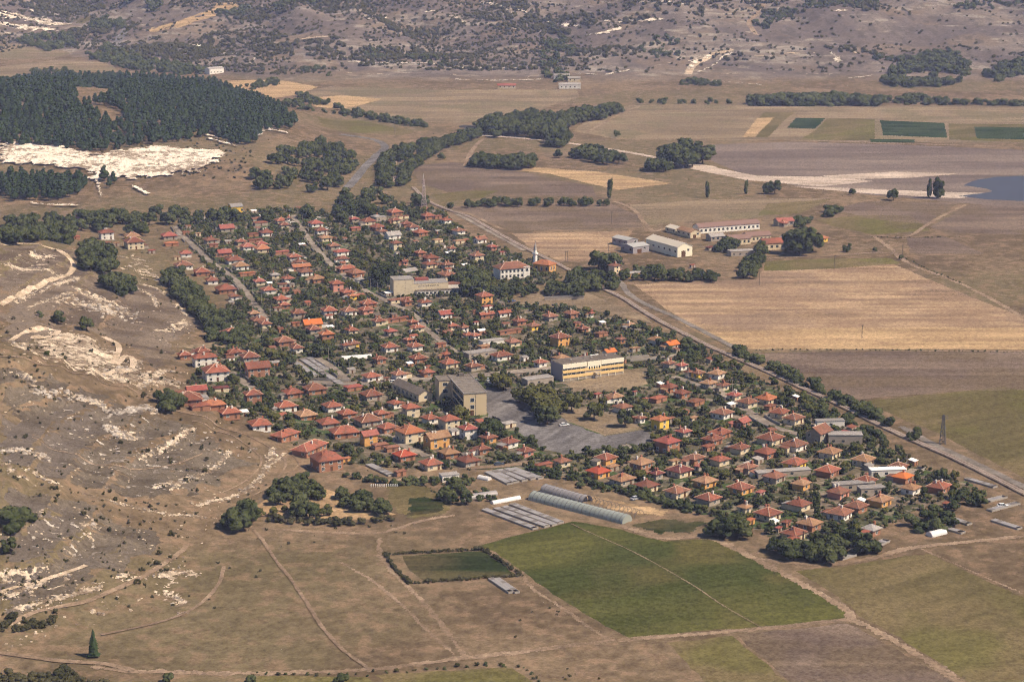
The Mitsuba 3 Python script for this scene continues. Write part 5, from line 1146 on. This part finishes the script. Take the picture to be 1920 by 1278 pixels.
def clear(x, y, h, gap=0.6, own_gap=True):
    """Keeps plants out of houses and roads and from standing right before a roof."""
    q = np.stack([x, y], -1)
    dd, ii = foot_tree.query(q, k=4)
    ok = (dd > foot_r[ii] * 0.86 + gap).all(1)
    ok &= ~shapely.contains_xy(roads_geom, x, y)
    if own_gap:
        z = ground(x, y)
        for u in (0.55, 1.0):
            px, py, dp = pix(np.c_[x, y, z + h * u])
            for s in range(0, len(x), 2000):
                sl = slice(s, s + 2000)
                inb = (px[sl, None] > BX[None, :, 0]) & (px[sl, None] < BX[None, :, 2]) & (py[sl, None] > BX[None, :, 1]) & (py[sl, None] < BX[None, :, 3]) & (dp[sl, None] < BX[None, :, 4] + 2)
                ok[sl] &= ~inb.any(1)
    return ok
def in_poly(o, spacing, jitter=0.5, lift=0.0):
    a_ = pts(o)
    P_ = Polygon(spot(a_[:, 0], a_[:, 1], lift)[:, :2]).buffer(0)
    x0, y0, x1, y1 = P_.bounds
    X, Y = np.meshgrid(np.arange(x0, x1, spacing), np.arange(y0, y1, spacing))
    X = X.ravel() + rng.uniform(-jitter, jitter, X.size) * spacing; Y = Y.ravel() + rng.uniform(-jitter, jitter, Y.size) * spacing
    k = shapely.contains_xy(P_, X, Y)
    return X[k], Y[k]
PLANTS = []   # (species, x, y, z, height, spread, name, label, category, group)
def plant(sp, x, y, h, name, label, ct, group, spread=1.0):
    for a, b, hh in zip(np.atleast_1d(x), np.atleast_1d(y), np.broadcast_to(h, np.shape(np.atleast_1d(x)))):
        PLANTS.append((sp, float(a), float(b), float(ground(a, b)), float(hh), spread, name, label, ct, group))
VILLAGE = FIELDS[[f[0] for f in FIELDS].index("village_ground")][5]
YARD = [Polygon(wpts(f[5])).buffer(1) for f in FIELDS if f[0] in ('school_yard', 'village_green', 'garden_plot')]
yard = shapely.union_all(YARD); shapely.prepare(yard)
# little sheds in the gardens, low walls along the streets
x, y = in_poly(VILLAGE, 15.0); k = clear(x, y, np.full(len(x), 2.2), 1.6) & ~shapely.contains_xy(yard, x, y); x, y = x[k], y[k]
sel = rng.permutation(len(x))[:95]; used = {}
for j in sel:
    px, py, _ = pix(np.array([[x[j], y[j], 1.5]])); zn = zone(px[0], py[0])
    mat, wd_ = [('roof_grey', 'grey'), ('roof_brown', 'brown'), ('white_paint', 'white'), ('roof_tar', 'dark'), ('roof_red', 'red')][rng.integers(0, 5)]
    lb = f'tiny {wd_} roofed garden shed {zn}'
    used[lb] = used.get(lb, 0) + 1
    o = thing('garden_shed', lb if used[lb] == 1 else f'{["", "another", "one more", "yet another"][min(used[lb] - 1, 3)]} {lb}', 'shed', 'tiny garden sheds')
    w_, d_, th = rng.uniform(2.5, 4.5), rng.uniform(2, 3), math.radians(turn(px[0])) - math.atan2(x[j], y[j])
    wd = at(x[j], y[j], ground(x[j], y[j]), th)
    part(o, 'wall', box(w_, d_, 2.0, 0, 0, -0.2), WALLS[rng.choice(list('gbgw'))][0], wd)
    part(o, 'roof', trimesh.convex.convex_hull(np.array([(u * (w_ / 2 + .2), v, z_) for u in (-1, 1) for v, z_ in ((-d_ / 2 - .2, 1.82), (-d_ / 2 - .2, 1.92), (d_ / 2 + .2, 2.35), (d_ / 2 + .2, 2.45))])), mat, wd)
    part(o, 'door', box(0.8, 0.06, 1.6, 0, -d_ / 2 - 0.02, 0), 'door_brown', wd)
    FOOT.append((x[j], y[j], w_ / 1.7))
for (ln, w), (nm, lb, *_r) in zip(STREETP, [t for t in TRACKS if t[0] == 'village_street']):
    for sd, sn in ((1, 'far'), (-1, 'near')):
        for j, s0 in enumerate(np.arange(5, ln.length - 14, 26)):
            if rng.random() < 0.3: continue
            qs = np.array([ln.interpolate(s0 + u).coords[0] for u in np.arange(0, rng.uniform(12, 22), 4.0)])
            t = np.gradient(qs, axis=0); t /= np.linalg.norm(t, axis=1, keepdims=True) + 1e-9
            off_ = qs + np.stack([-t[:, 1], t[:, 0]], -1) * sd * (w / 2 + 1.4)
            dd, ii = foot_tree.query(off_)
            if (dd < foot_r[ii] * 0.75).any(): continue
            o = thing('garden_wall', f'{NTH[min(j, 13)]} low pale wall on the {sn} side of the {lb}', 'wall', 'low walls along the village streets')
            put(o, cat(*[trimesh.convex.convex_hull(np.array([(p_[0] + n_[0] * e, p_[1] + n_[1] * e, ground(*p_) + z_) for p_ in (a_, b_) for n_ in [np.array([-(b_ - a_)[1], (b_ - a_)[0]]) / np.linalg.norm(b_ - a_)] for e in (-0.12, 0.12) for z_ in (-0.2, 1.2)])) for a_, b_ in zip(off_[:-1], off_[1:])]), 'concrete')
foot_tree = cKDTree(np.array(FOOT)[:, :2]); foot_r = np.array(FOOT)[:, 2]
# garden trees between the houses
x, y = in_poly(VILLAGE, 5.3)
dens = nz(x, y, 30, 3, 61)
h = rng.uniform(2.1, 4.6, len(x)) * (0.8 + 0.4 * dens)
k = (rng.random(len(x)) < np.clip(-0.20 + 1.40 * dens, 0, 0.8)) & ~shapely.contains_xy(yard, x, y)
x, y, h = x[k], y[k], h[k]
k = clear(x, y, h); x, y, h = x[k], y[k], h[k]
for a, b, c in zip(x, y, h):
    px, py, _ = pix(np.array([[a, b, 0]])); zn = zone(px[0], py[0])
    u = rng.random()
    sp = 'broad' if u < 0.54 else 'tall' if u < 0.70 else 'light'
    plant(sp, a, b, c, 'garden_tree', {'broad': 'round dark green', 'tall': 'tall dark green', 'light': 'pale yellow green'}[sp] + f' garden tree {zn}', 'tree', f'garden trees {zn}', rng.uniform(0.9, 1.25))
x, y = in_poly(VILLAGE, 3.6)
dens = nz(x, y, 16, 3, 66)
k = (rng.random(len(x)) < np.clip(1.6 * dens - 0.08, 0, 0.85)) & ~shapely.contains_xy(yard, x, y); x, y = x[k], y[k]
h = rng.uniform(0.7, 2.2, len(x)); k = clear(x, y, h, 0.2)
SHR = list(zip(x[k], y[k], h[k]))
# named clumps: species, polygon, spacing, heights, name, label
CLUMPS = [
 ('broad', '150,470 175,455 200,462 212,490 205,505 175,500 155,490', 5.0, (7, 10), 'hill_tree', 'dark tree in the clump on the upper spur'),
 ('broad', '182,522 215,516 245,520 250,545 235,548 205,532', 4.6, (6, 8), 'hill_tree', 'dark tree in the row below the spur clump'),
 ('broad', '0,448 0,430 60,425 130,428 125,452', 5.0, (6.5, 9), 'edge_tree', 'dark tree in the belt behind the spur crest'),
 ('broad', '0,410 100,400 330,392 420,396 560,392 560,402 440,404 330,414 300,436 200,424 150,430 0,430', 7.5, (7, 10), 'edge_tree', 'dark tree in the belt above the upper left houses'),
 ('broad', '310,505 335,512 370,545 395,575 420,600 415,612 385,600 360,570 330,540 305,518', 4.6, (6, 9), 'thicket_tree', 'dense dark thicket tree between hillside and houses'),
 ('bush', '400,600 440,610 470,620 470,640 420,640 385,630', 5.0, (3, 6), 'thicket_tree', 'bushy tree at the lower end of the hillside thicket'),
 ('broad', '285,742 300,730 330,738 345,752 330,762 300,758', 4.2, (5, 7), 'hill_tree', 'dark tree at the near hill foot'),
 ('broad', '560,395 600,384 660,386 700,388 690,404 640,404 590,400', 6.0, (8, 11), 'edge_tree', 'dark tree at the top lane entrance'),
 ('broad', '640,352 720,358 790,362 800,378 760,388 700,380 640,376', 6.5, (7, 10), 'edge_tree', 'dark tree below the far road curve'),
 ('broad', '430,330 480,320 500,296 545,276 600,262 660,280 668,300 640,340 600,352 540,350 480,345', 8.5, (6, 10), 'slope_tree', 'dark tree on the slope under the forest'),
 ('broad', '706,330 716,300 730,280 760,270 785,268 770,282 742,300 736,330 730,345', 6.5, (7, 10), 'rail_tree', 'dark tree inside the far railway curve'),
 ('broad', '744,340 752,310 780,296 795,276 790,268 820,262 880,244 900,240 895,252 830,272 800,290 764,318 756,345', 6.5, (7, 10), 'rail_tree', 'dark tree along the far railway embankment'),
 ('broad', '905,250 890,232 930,218 990,212 1040,214 1068,226 1050,232 1062,248 1060,262 1030,262 1000,246 950,242', 10.0, (10, 15), 'plain_tree', 'large dark tree in the grove by the bridge'),
 ('broad', '1040,218 1100,205 1160,198 1164,206 1100,218 1060,228', 8.0, (9, 13), 'plain_tree', 'dark tree in the line beyond the grove'),
 ('broad', '886,302 900,292 1004,296 1006,306 950,308', 6.5, (8, 11), 'plain_tree', 'dark tree in the long plain row'),
 ('broad', '1078,284 1100,274 1150,286 1166,298 1130,298', 8.0, (8, 11), 'plain_tree', 'grey green tree in the scattered plain row'),
 ('broad', '1240,292 1240,278 1280,270 1322,274 1325,298 1290,298', 13, (13, 18), 'plain_tree', 'huge dark tree of the isolated grove'),
 ('broad', '1205,308 1222,302 1252,306 1250,312', 6.0, (9, 11), 'plain_tree', 'tree in the small row before the isolated grove'),
 ('broad', '835,384 870,378 930,374 1030,376 1140,374 1140,380 1000,380 900,382', 6.0, (4, 7), 'hedge_tree', 'low tree in the field hedge right of the mast'),
 ('bush', '1488,412 1520,400 1570,386 1580,390 1530,408 1500,420', 5.5, (4, 6), 'hedge_tree', 'bushy tree in the hedge behind the farmyard'),
 ('broad', '1482,458 1484,440 1528,442 1526,460', 8.5, (14, 18), 'giant_tree', 'huge dark tree beside the farmyard'),
 ('broad', '1110,495 1130,480 1150,484 1145,498', 6.0, (10, 13), 'farm_tree', 'tall tree left of the yellow crossing house'),
 ('broad', '1168,508 1230,500 1300,508 1350,514 1345,522 1270,520 1170,516', 6.0, (4.5, 7.5), 'farm_tree', 'dark tree in the belt before the farmyard'),
 ('broad', '1385,505 1400,480 1425,476 1425,490 1402,516', 5.5, (5, 8), 'farm_tree', 'dark tree at the farm track'),
 ('broad', '1345,460 1365,450 1385,458 1370,466', 5.0, (6, 8), 'farm_tree', 'dark tree between the farmyard barns'),
 ('broad', '1418,462 1428,456 1434,466 1422,472', 5.0, (8, 9), 'farm_tree', 'round tree before the yellow farm range'),
 ('broad', '1060,525 1090,505 1130,512 1160,525 1140,532 1090,535', 6.0, (7, 9), 'rail_tree', 'dark tree by the rail crossing'),
 ('broad', '1015,536 1040,530 1085,537 1100,552 1060,552 1030,545', 5.0, (6, 9), 'park_tree', 'dark tree in the thicket below the mosque'),
 ('broad', '905,540 940,534 1000,538 1010,545 980,552 920,552', 5.0, (3.5, 5.5), 'park_tree', 'dark tree in front of the white hall'),
 ('tall', '700,500 720,490 745,500 735,520 705,520', 5.0, (9, 12), 'park_tree', 'tall dark tree left of the culture hall'),
 ('broad', '850,520 880,505 910,515 905,545 870,540', 5.5, (8, 11), 'park_tree', 'dark tree right of the culture hall'),
 ('bush', '1380,654 1430,671 1480,697 1530,719 1580,742 1625,762 1668,790 1664,797 1600,766 1540,738 1480,712 1420,686 1378,664', 3.6, (3.2, 5.6), 'rail_hedge_tree', 'dark bushy tree in the hedge along the railway'),
 ('bush', '1180,610 1240,620 1330,655 1380,680 1450,712 1440,722 1370,700 1300,665 1220,640', 6.5, (2.5, 5), 'rail_hedge_tree', 'bushy tree on the village side of the railway'),
 ('bush', '1470,725 1530,745 1600,785 1650,815 1640,830 1570,795 1500,760', 6.5, (2.5, 5), 'rail_hedge_tree', 'bushy tree between the last houses and the railway'),
 ('light', '968,742 985,728 1030,730 1060,745 1090,765 1140,770 1150,782 1100,775 1040,768 1010,772 990,756', 8.5, (6.5, 9), 'yard_tree', 'large olive green tree at the asphalt yard'),
 ('broad', '1000,772 1035,768 1050,776 1020,785', 6.0, (8, 10), 'yard_tree', 'dark tree at the asphalt yard edge'),
 ('light', '842,770 860,762 868,775 850,782', 5.0, (7, 9), 'yard_tree', 'yellowing tree before the tan school block'),
 ('broad', '905,798 920,790 938,800 925,812', 4.5, (7, 9), 'yard_tree', 'dark round tree by the cream kiosk'),
 ('light', '918,712 930,706 950,710 945,718', 4.5, (6, 8), 'street_tree', 'pale green street tree behind the school'),
 ('broad', '430,968 440,950 465,945 478,962 465,975 440,975', 3.6, (6, 10), 'mound_tree', 'dark bushy tree at the left end of the mound'),
 ('broad', '495,930 520,900 560,890 600,900 605,925 560,925 520,935', 4.0, (4, 7), 'mound_tree', 'dark tree on top of the bushy mound'),
 ('broad', '555,950 570,938 585,950 570,958', 4.0, (6, 8), 'mound_tree', 'round dark tree in the middle of the mound'),
 ('broad', '625,930 640,915 690,925 725,945 735,960 690,950 640,940', 4.0, (4, 6), 'mound_tree', 'dark tree in the strip right of the mound'),
 ('shrub', '500,975 560,978 640,982 735,972 740,962 640,974 560,968 505,968', 3.2, (1.5, 3), 'mound_bush', 'brownish bush along the mound foot'),
 ('broad', '815,920 840,905 870,910 880,935 850,938', 4.2, (3.5, 6), 'garden_tree', 'dark tree in the bottom gardens above the meadow'),
 ('broad', '1335,985 1350,968 1400,975 1405,995 1360,998', 4.5, (6, 9), 'corner_tree', 'dark tree left of the near village corner'),
 ('broad', '1445,1020 1470,1008 1520,1018 1560,1020 1600,1005 1640,1010 1620,1030 1560,1038 1480,1035', 4.2, (4.5, 8), 'corner_tree', 'dark tree at the near village corner'),
 ('bush', '1700,990 1720,965 1780,955 1800,965 1770,985', 4.5, (3.5, 5.5), 'corner_tree', 'bushy tree at the right village end'),
 ('broad', '1765,940 1800,915 1850,925 1840,940 1790,950', 5.0, (3.5, 5.5), 'corner_tree', 'tree beside the last red house on the right'),
 ('bush', '1410,184 1450,180 1560,180 1660,184 1660,190 1540,189 1420,190', 8.0, (8, 12), 'plain_tree', 'dark tree in the far tree line'),
 ('bush', '1660,186 1720,178 1800,188 1920,190 1920,194 1780,192 1700,192', 10.0, (4, 8), 'plain_tree', 'dark tree in the far right tree line'),
 ('bush', '1075,908 1100,898 1160,906 1230,924 1300,944 1330,962 1260,946 1160,922', 3.6, (1.5, 3.5), 'garden_bush', 'dark bush in the belt behind the plastic tunnels'),
 ('bush', '980,880 1000,872 1060,880 1100,892 1060,896', 3.6, (1.5, 3.2), 'garden_bush', 'dark bush before the cream house below the yard'),
 ('bush', '880,848 940,850 1000,850 1060,852 1100,848 1120,838 1210,832 1215,842 1150,850 1060,860 960,862', 3.6, (1.5, 3.2), 'garden_bush', 'bush along the lower edge of the asphalt yard'),
 ('bush', '640,884 700,892 760,896 850,888 900,892 880,904 800,908 720,904 650,896', 3.4, (1.4, 3.2), 'garden_bush', 'bush along the bottom lane of the village'),
 ('light', '480,958 540,948 600,940 640,950 640,966 540,966', 5.5, (2.5, 4.5), 'mound_tree', 'pale green bush on the mound front'),
 ('bush', '860,925 900,915 940,922 960,930 900,938', 3.6, (1.4, 3.0), 'garden_bush', 'bush in the bottom gardens before the cold frames'),
 ('shrub', '-5,1290 -5,1262 60,1268 110,1255 150,1262 200,1280', 2.6, (1.5, 3.2), 'near_bush', 'dark bush at the bottom left corner'),
 ('shrub', '0,1160 20,1150 60,1160 55,1175 20,1182 0,1175', 2.6, (1.2, 2.6), 'hill_bush', 'dark bush in the hollow of the lower left slope'),
 ('shrub', '20,1178 60,1165 110,1150 120,1160 60,1176 30,1184', 2.6, (1.0, 2.4), 'hill_bush', 'dark bush along the lower left track'),
 ('bush', '0,975 20,955 55,958 60,970 30,980 0,985', 3.4, (5, 7), 'hill_tree', 'dark tree at the left edge of the lower slope'),
 ('broad', '8,1022 28,1018 32,1028 12,1032', 3.4, (4, 5.5), 'hill_tree', 'small dark tree at the left edge'),
 ('broad', '0,180 0,170 60,130 140,128 140,136 60,142', 14, (7, 9), 'far_tree', 'dark tree behind the pine forest'),
]
for sp, o, s, (h0, h1), nm, lb in CLUMPS:
    x, y = in_poly(o, s, 0.45, (h0 + h1) * 0.27)
    k = ~shapely.contains_xy(roads_geom, x, y)
    if nm in ('slope_tree', 'edge_tree', 'rail_hedge_tree', 'farm_tree', 'park_tree', 'hedge_tree') and '1380,654' not in o: k &= nz(x, y, 13 if nm != 'slope_tree' else 26, 3, 77) > ((0.46 if nm == 'slope_tree' else 0.56) if nm in ('slope_tree', 'edge_tree') else 0.40)
    x, y = x[k], y[k]
    dd, ii = foot_tree.query(np.stack([x, y], -1)); k = dd > foot_r[ii] * 0.8; x, y = x[k], y[k]
    plant(sp, x, y, rng.uniform(h0, h1, len(x)), nm, lb, 'bush' if 'bush' in nm else 'tree', lb.replace('tree', 'trees').replace('bush ', 'bushes '), 1.15)
# single trees
for sp, px, py, h, nm, lb in (('spruce', 176, 1230, 9.5, 'spruce_tree', 'lone dark spruce at the bottom left with a shadow beside it'), ('broad', 109, 606, 7.5, 'lone_tree', 'left of the two lone dark trees on the upper slope'), ('broad', 163, 620, 7.5, 'lone_tree', 'right of the two lone dark trees on the upper slope'), ('bush', 75, 593, 3, 'lone_tree', 'small tree left of the two lone trees'),
 ('broad', 88, 668, 2.6, 'lone_tree', 'tiny dark tree on the quarry terrace'), ('poplar', 1144, 373, 17, 'poplar_tree', 'lone tall poplar at the field hedge'), ('poplar', 1326, 371, 14, 'poplar_tree', 'tall poplar left of the dry lake shore'), ('poplar', 1399, 364, 12, 'poplar_tree', 'dark poplar before the dry lake bed'), ('broad', 1452, 364, 11, 'plain_tree', 'broad tree on the lake shore left'),
 ('tall', 1436, 364, 9, 'plain_tree', 'slim tree on the lake shore left'), ('poplar', 1743, 372, 16, 'poplar_tree', 'left of the twin poplars by the water'), ('poplar', 1756, 372, 17, 'poplar_tree', 'right of the twin poplars by the water'), ('tall', 1758, 372, 15, 'plain_tree', 'broad tree behind the twin poplars'), ('broad', 1675, 376, 9, 'plain_tree', 'round tree left of the twin poplars'), ('broad', 1600, 366, 6, 'plain_tree', 'small tree on the lake shore'),
 ('broad', 1157, 258, 7, 'plain_tree', 'small round tree right of the bridge grove'), ('broad', 1048, 296, 8, 'plain_tree', 'round tree right of the long plain row'), ('broad', 826, 300, 7, 'plain_tree', 'round tree left of the long plain row'), ('poplar', 1529, 970, 12, 'poplar_tree', 'slim green poplar among the near corner houses'), ('poplar', 1497, 836, 9, 'poplar_tree', 'dark slim cypress beside the tan roofed house'), ('broad', 1588, 472, 6, 'lone_tree', 'round bush right of the farmyard'),
 ('broad', 1203, 616, 5, 'lone_tree', 'round tree by the railway bend'), ('bush', 1714, 824, 5.5, 'rail_tree', 'big round bush at the end of the railway hedge'), ('bush', 1665, 800, 5, 'rail_tree', 'round bush near the end of the railway hedge'), ('broad', 1771, 902, 5, 'lone_tree', 'round tree behind the last red house on the right'), ('broad', 1172, 800, 8.5, 'yard_tree', 'big dark tree at the right end of the yard green'), ('broad', 1042, 790, 5, 'yard_tree', 'small dark tree by the yard'),
 ('broad', 596, 670, 6.5, 'garden_tree', 'big dark round tree above the cold frame group'), ('tall', 1320, 890, 6, 'garden_tree', 'dark tree before the maroon roof'), ('broad', 1640, 470 + 2, 3.5, 'lone_tree', 'small bush at the track junction'), ('broad', 1690, 487, 3.5, 'lone_tree', 'small bush by the junction pole'), ('bush', 316, 1278, 3, 'near_bush', 'dark bush at the bottom edge left of centre'), ('bush', 640, 1282, 3.6, 'near_bush', 'dark bush at the bottom edge centre'), ('bush', 470, 1284, 3, 'near_bush', 'dark bush at the bottom edge')):
    p = spot([px], [py])[0]
    plant(sp, p[0], p[1], h, nm, lb, 'bush' if 'bush' in nm else 'tree', None)
# hedge round the small plot
for o_, lb in (('722,1040 740,1066 768,1094', 'left'), ('722,1040 905,1030', 'far'), ('905,1030 978,1078', 'right'), ('768,1094 978,1079', 'near')):
    q = smooth_line(wpts(o_), 1.6)
    plant('shrub', q[:, 0], q[:, 1], rng.uniform(0.9, 1.6, len(q)), 'hedge_bush', f'dark hedge bush along the {lb} side of the small plot', 'bush', f'hedge on the {lb} side of the small plot')
for o_ in ('480,1264 690,1266', '705,1262 960,1248 1010,1280', '785,905 850,940', '1690,480 1740,505 1800,530', '1636,445 1700,446 1800,445', '1380,657 1600,656 1900,660'):
    q = smooth_line(wpts(o_), 3.0)
    for a, b in q + rng.normal(0, 0.5, q.shape): SHR.append((a, b, rng.uniform(0.4, 1.1)))
# pine forest on the dome
FOREST = '0,262 0,152 60,142 150,138 260,140 330,146 400,152 460,174 520,196 556,222 552,232 520,236 490,234 478,262 440,262 400,244 370,250 330,256 270,262 200,272 170,276 100,268'
HOLES = [Polygon(wpts(o)).buffer(0) for o in ('135,172 175,162 215,168 212,184 175,196 145,194', '150,196 200,200 226,212 240,236 208,236 180,216')]
fx, fy = in_poly(FOREST, 7.2, 0.45, 5.0)
k = np.ones(len(fx), bool)
for H in HOLES: k &= ~shapely.contains_xy(H, fx, fy)
fx, fy = fx[k], fy[k]
f2x, f2y = in_poly('0,350 0,318 60,324 110,326 150,322 165,330 160,350 100,365 20,365', 6.0, 0.45, 5.0)
fx, fy = np.r_[fx, f2x], np.r_[fy, f2y]
lone = spot([205, 196, 214], [352, 340, 345]); fx, fy = np.r_[fx, lone[:, 0]], np.r_[fy, lone[:, 1]]
o_ = np.argsort(np.hypot(fx, fy))
fx, fy = fx[o_], fy[o_]; fh = rng.uniform(7.5, 13.0, len(fx)) * (0.85 + 0.3 * nz(fx, fy, 40, 2, 88))
def emit(key, sp, x, y, z, h, spread):
    inst(key, f'{sp}_{rng.integers(0, NK[sp])}', x, y, z - 0.05 * h, [h * spread, h * spread, h], rng.uniform(0, 6.28))
for j in range(min(300, len(fx))):
    px, py, _ = pix(np.array([[fx[j], fy[j], 0]]))
    lb = 'dark pine in the lower plantation left of the quarry' if py[0] > 300 else 'dark pine on the front edge of the forest dome'
    key = thing('pine_tree', lb, 'tree', lb.replace('pine', 'pines'))
    emit(key, 'pine', fx[j], fy[j], float(ground(fx[j], fy[j])), fh[j], 1.0)
key = thing('pine_forest', 'dense dark pine forest covering the rounded hill', 'forest', kind='stuff')
gz = ground(fx, fy)
for j in range(300, len(fx)): emit(f'{key}__{j - 299:03d}', 'pine', fx[j], fy[j], gz[j], fh[j], 1.0)
# individual trees: the largest ones; the rest as one mass
P3 = np.array([[p[1], p[2], p[3]] for p in PLANTS]); pxs, pys, deps = pix(P3)
size = np.array([p[4] for p in PLANTS]) / deps
order = np.argsort(-size)
inview = (pxs > -20) & (pxs < 1940) & (pys > -20) & (pys < 1300)
rank = [i for i in order if inview[i] and PLANTS[i][8] == 'tree'][:300] + [i for i in order if inview[i] and PLANTS[i][8] == 'bush'][:300]
single = set(rank) | {i for i, p in enumerate(PLANTS) if p[9] is None}
mass = thing('garden_greenery', 'smaller dark trees filling the gardens and hedges', 'trees', kind='stuff'); n_ = 0
seen_ = {}
by_label = {}
for i in single: by_label.setdefault(PLANTS[i][7], []).append(i)
nth = {}
for lb, ii in by_label.items():
    if 1 < len(ii) <= 14:
        for j, i in enumerate(sorted(ii, key=lambda i: pxs[i])): nth[i] = f', {NTH[j]} from the left' if len(lb.split()) < 13 else f', {NTH[j]} along'
for i, p in enumerate(PLANTS):
    sp, x, y, z, h, spread, nm, lb, ct, grp = p
    if i in single:
        key = thing(nm, lb + nth.get(i, ''), ct, grp)
    else:
        n_ += 1; key = f'{mass}__{n_:03d}'
    emit(key, sp, x, y, z, h, spread)
key = thing('garden_shrubs', 'low shrubs and vegetable rows in the village gardens', 'shrubs', kind='stuff')
for j, (x, y, h) in enumerate(SHR): emit(f'{key}__{j + 1:03d}', 'shrub' if j % 2 else 'bush', x, y, float(ground(x, y)), h, rng.uniform(0.8, 1.2))
# dark thorn bushes dotted over the near slopes
bx, by = rng.uniform(0, 470, 2400), rng.uniform(470, 1250, 2400)
q = spot(bx, by); dens = nz(q[:, 0], q[:, 1], 22, 3, 81)
k = (q[:, 2] > 1.2) & (rng.random(len(q)) < np.clip((dens - 0.42) * 2.4, 0, 0.8)) & (by > 640 - 0.1 * bx) | (q[:, 2] > 2) & (rng.random(len(q)) < 0.10)
q = q[k]; hb = rng.uniform(0.5, 1.25, len(q)) * (1 + 0.6 * (rng.random(len(q)) < 0.25))
near = np.argsort(np.hypot(q[:, 0], q[:, 1]))
for j in near[:300]:
    key = thing('thorn_bush', 'small dark thorn bush dotted on the dry lower slope', 'bush', 'thorn bushes dotted over the near slopes')
    emit(key, 'shrub', *q[j], hb[j], 0.8)
key = None if len(near) <= 300 else thing('slope_scrub', 'small dark thorn bushes on the upper slopes', 'scrub', kind='stuff')
for n, j in enumerate(near[300:]): emit(f'{key}__{n + 1:03d}', 'shrub', *q[j], hb[j], 0.8)
# scrub on the quarry face, plain and far hills
key = thing('far_scrub', 'dark scrub speckling the far hills', 'scrub', kind='stuff')
x, y = rng.uniform(-1000, 1100, 150000), rng.uniform(2300, 4100, 150000)
z = ground(x, y); px, py, _ = pix(np.c_[x, y, z])
dens = nz(x, y, 120, 4, 91); fine = nz(x, y, 30, 2, 92)
gully = np.abs(nz(x + 0.25 * (y - 2400), y * 0.35, 330, 4, 31) - 0.5) * 2
k = (px > -30) & (px < 1950) & (py < 175) & (py > -60) & (z > 1.5) & (rng.random(len(x)) < np.clip(0.30 + (dens - 0.5) * 1.7 + (fine - 0.5) * 0.9 + np.clip(0.16 - gully, -0.1, 0.16) * 2.2, 0.03, 0.7))
x, y, z = x[k], y[k], z[k]
hh = rng.uniform(1.5, 3.8, len(x)) * (1 + 0.6 * (dens[k] > 0.56))
for j in range(len(x)): emit(f'{key}__{j + 1:03d}', 'far_shrub', x[j], y[j], z[j], hh[j], 0.85)
key = thing('far_woodland', 'dark woods at the foot of the far hills and along the far valley', 'woodland', kind='stuff'); n_ = 0
for o, s, h0, h1 in (('1640,150 1700,120 1740,100 1800,100 1830,130 1800,160 1740,165 1680,165', 9, 6, 11), ('1840,140 1880,125 1925,120 1925,140 1870,155', 9, 6, 11), ('1500,10 1560,-5 1660,-10 1640,14 1540,22', 12, 5, 9), ('1780,18 1850,4 1930,-10 1930,4 1850,18 1800,24', 12, 5, 9), ('1020,50 1060,60 1080,100 1040,120 1070,150 1040,160 1010,130', 11, 4, 8), ('1210,70 1290,76 1300,110 1240,120 1200,96', 12, 4, 8), ('1415,30 1470,10 1500,20 1440,60 1400,60', 11, 4, 8),
  ('30,80 60,62 130,66 150,86 90,96', 11, 6, 10), ('160,50 200,36 240,44 235,56 190,60', 11, 6, 10), ('230,20 240,0 300,-10 300,20 250,28', 11, 8, 12), ('150,100 200,86 260,112 330,122 400,136 340,142 260,134 190,118', 10, 5, 9), ('400,26 440,10 470,14 470,30 420,34', 11, 5, 9), ('505,10 590,2 590,14 520,20', 11, 5, 9), ('530,196 560,178 580,182 640,206 720,222 810,236 800,240 720,230 640,216 560,206', 8, 4, 7), ('440,165 520,152 530,158 470,170', 10, 4, 7), ('1270,160 1290,150 1350,158 1350,162', 8, 4, 7), ('560,132 600,128 640,140 600,146', 10, 4, 7), ('760,110 800,106 860,124 820,128', 11, 4, 7), ('1180,192 1340,190 1400,192 1390,196 1200,196', 12, 3, 6), ('680,105 700,90 730,96 720,114', 11, 5, 8), ('1590,115 1640,100 1700,112 1650,125', 11, 4, 8)):
    x, y = in_poly(o, s, 0.5)
    k = nz(x, y, 38, 3, 99) > (0.52 if o.startswith(('1640', '1840')) else 0.45); x, y = x[k], y[k]
    for a, b in zip(x, y):
        n_ += 1; emit(f'{key}__{n_:03d}', 'bush', a, b, float(ground(a, b)), rng.uniform(h0, h1), 1.0)
key = thing('plain_scrub', 'tufts and low bushes scattered over the dry plain', 'scrub', kind='stuff')
q = spot(rng.uniform(0, 1920, 2600), rng.uniform(165, 1278, 2600)); dens = nz(q[:, 0], q[:, 1], 55, 3, 95)
k = (dens > 0.55) & ~shapely.contains_xy(Polygon(wpts(VILLAGE)).buffer(0), q[:, 0], q[:, 1]) & ~shapely.contains_xy(roads_geom, q[:, 0], q[:, 1])
k &= (q[:, 0] < 30) & (q[:, 1] < 1500) | (q[:, 1] > 1500)
field_geom = shapely.union_all([Polygon(wpts(f[5])).buffer(0) for f in FIELDS]); k &= ~shapely.contains_xy(field_geom, q[:, 0], q[:, 1])
q = q[k]
for j, (x, y, z) in enumerate(q): emit(f'{key}__{j + 1:03d}', 'shrub', x, y, z, rng.uniform(0.3, 1.0), 0.9)
key = thing('quarry_scrub', 'dark scrub dotting the white quarry face and its surroundings', 'scrub', kind='stuff')
q = spot(rng.uniform(150, 470, 420), rng.uniform(250, 335, 420)); k = rng.random(len(q)) < 0.6
for j, (x, y, z) in enumerate(q[k]): emit(f'{key}__{j + 1:03d}', 'far_shrub', x, y, z, rng.uniform(0.7, 1.9), 0.9)
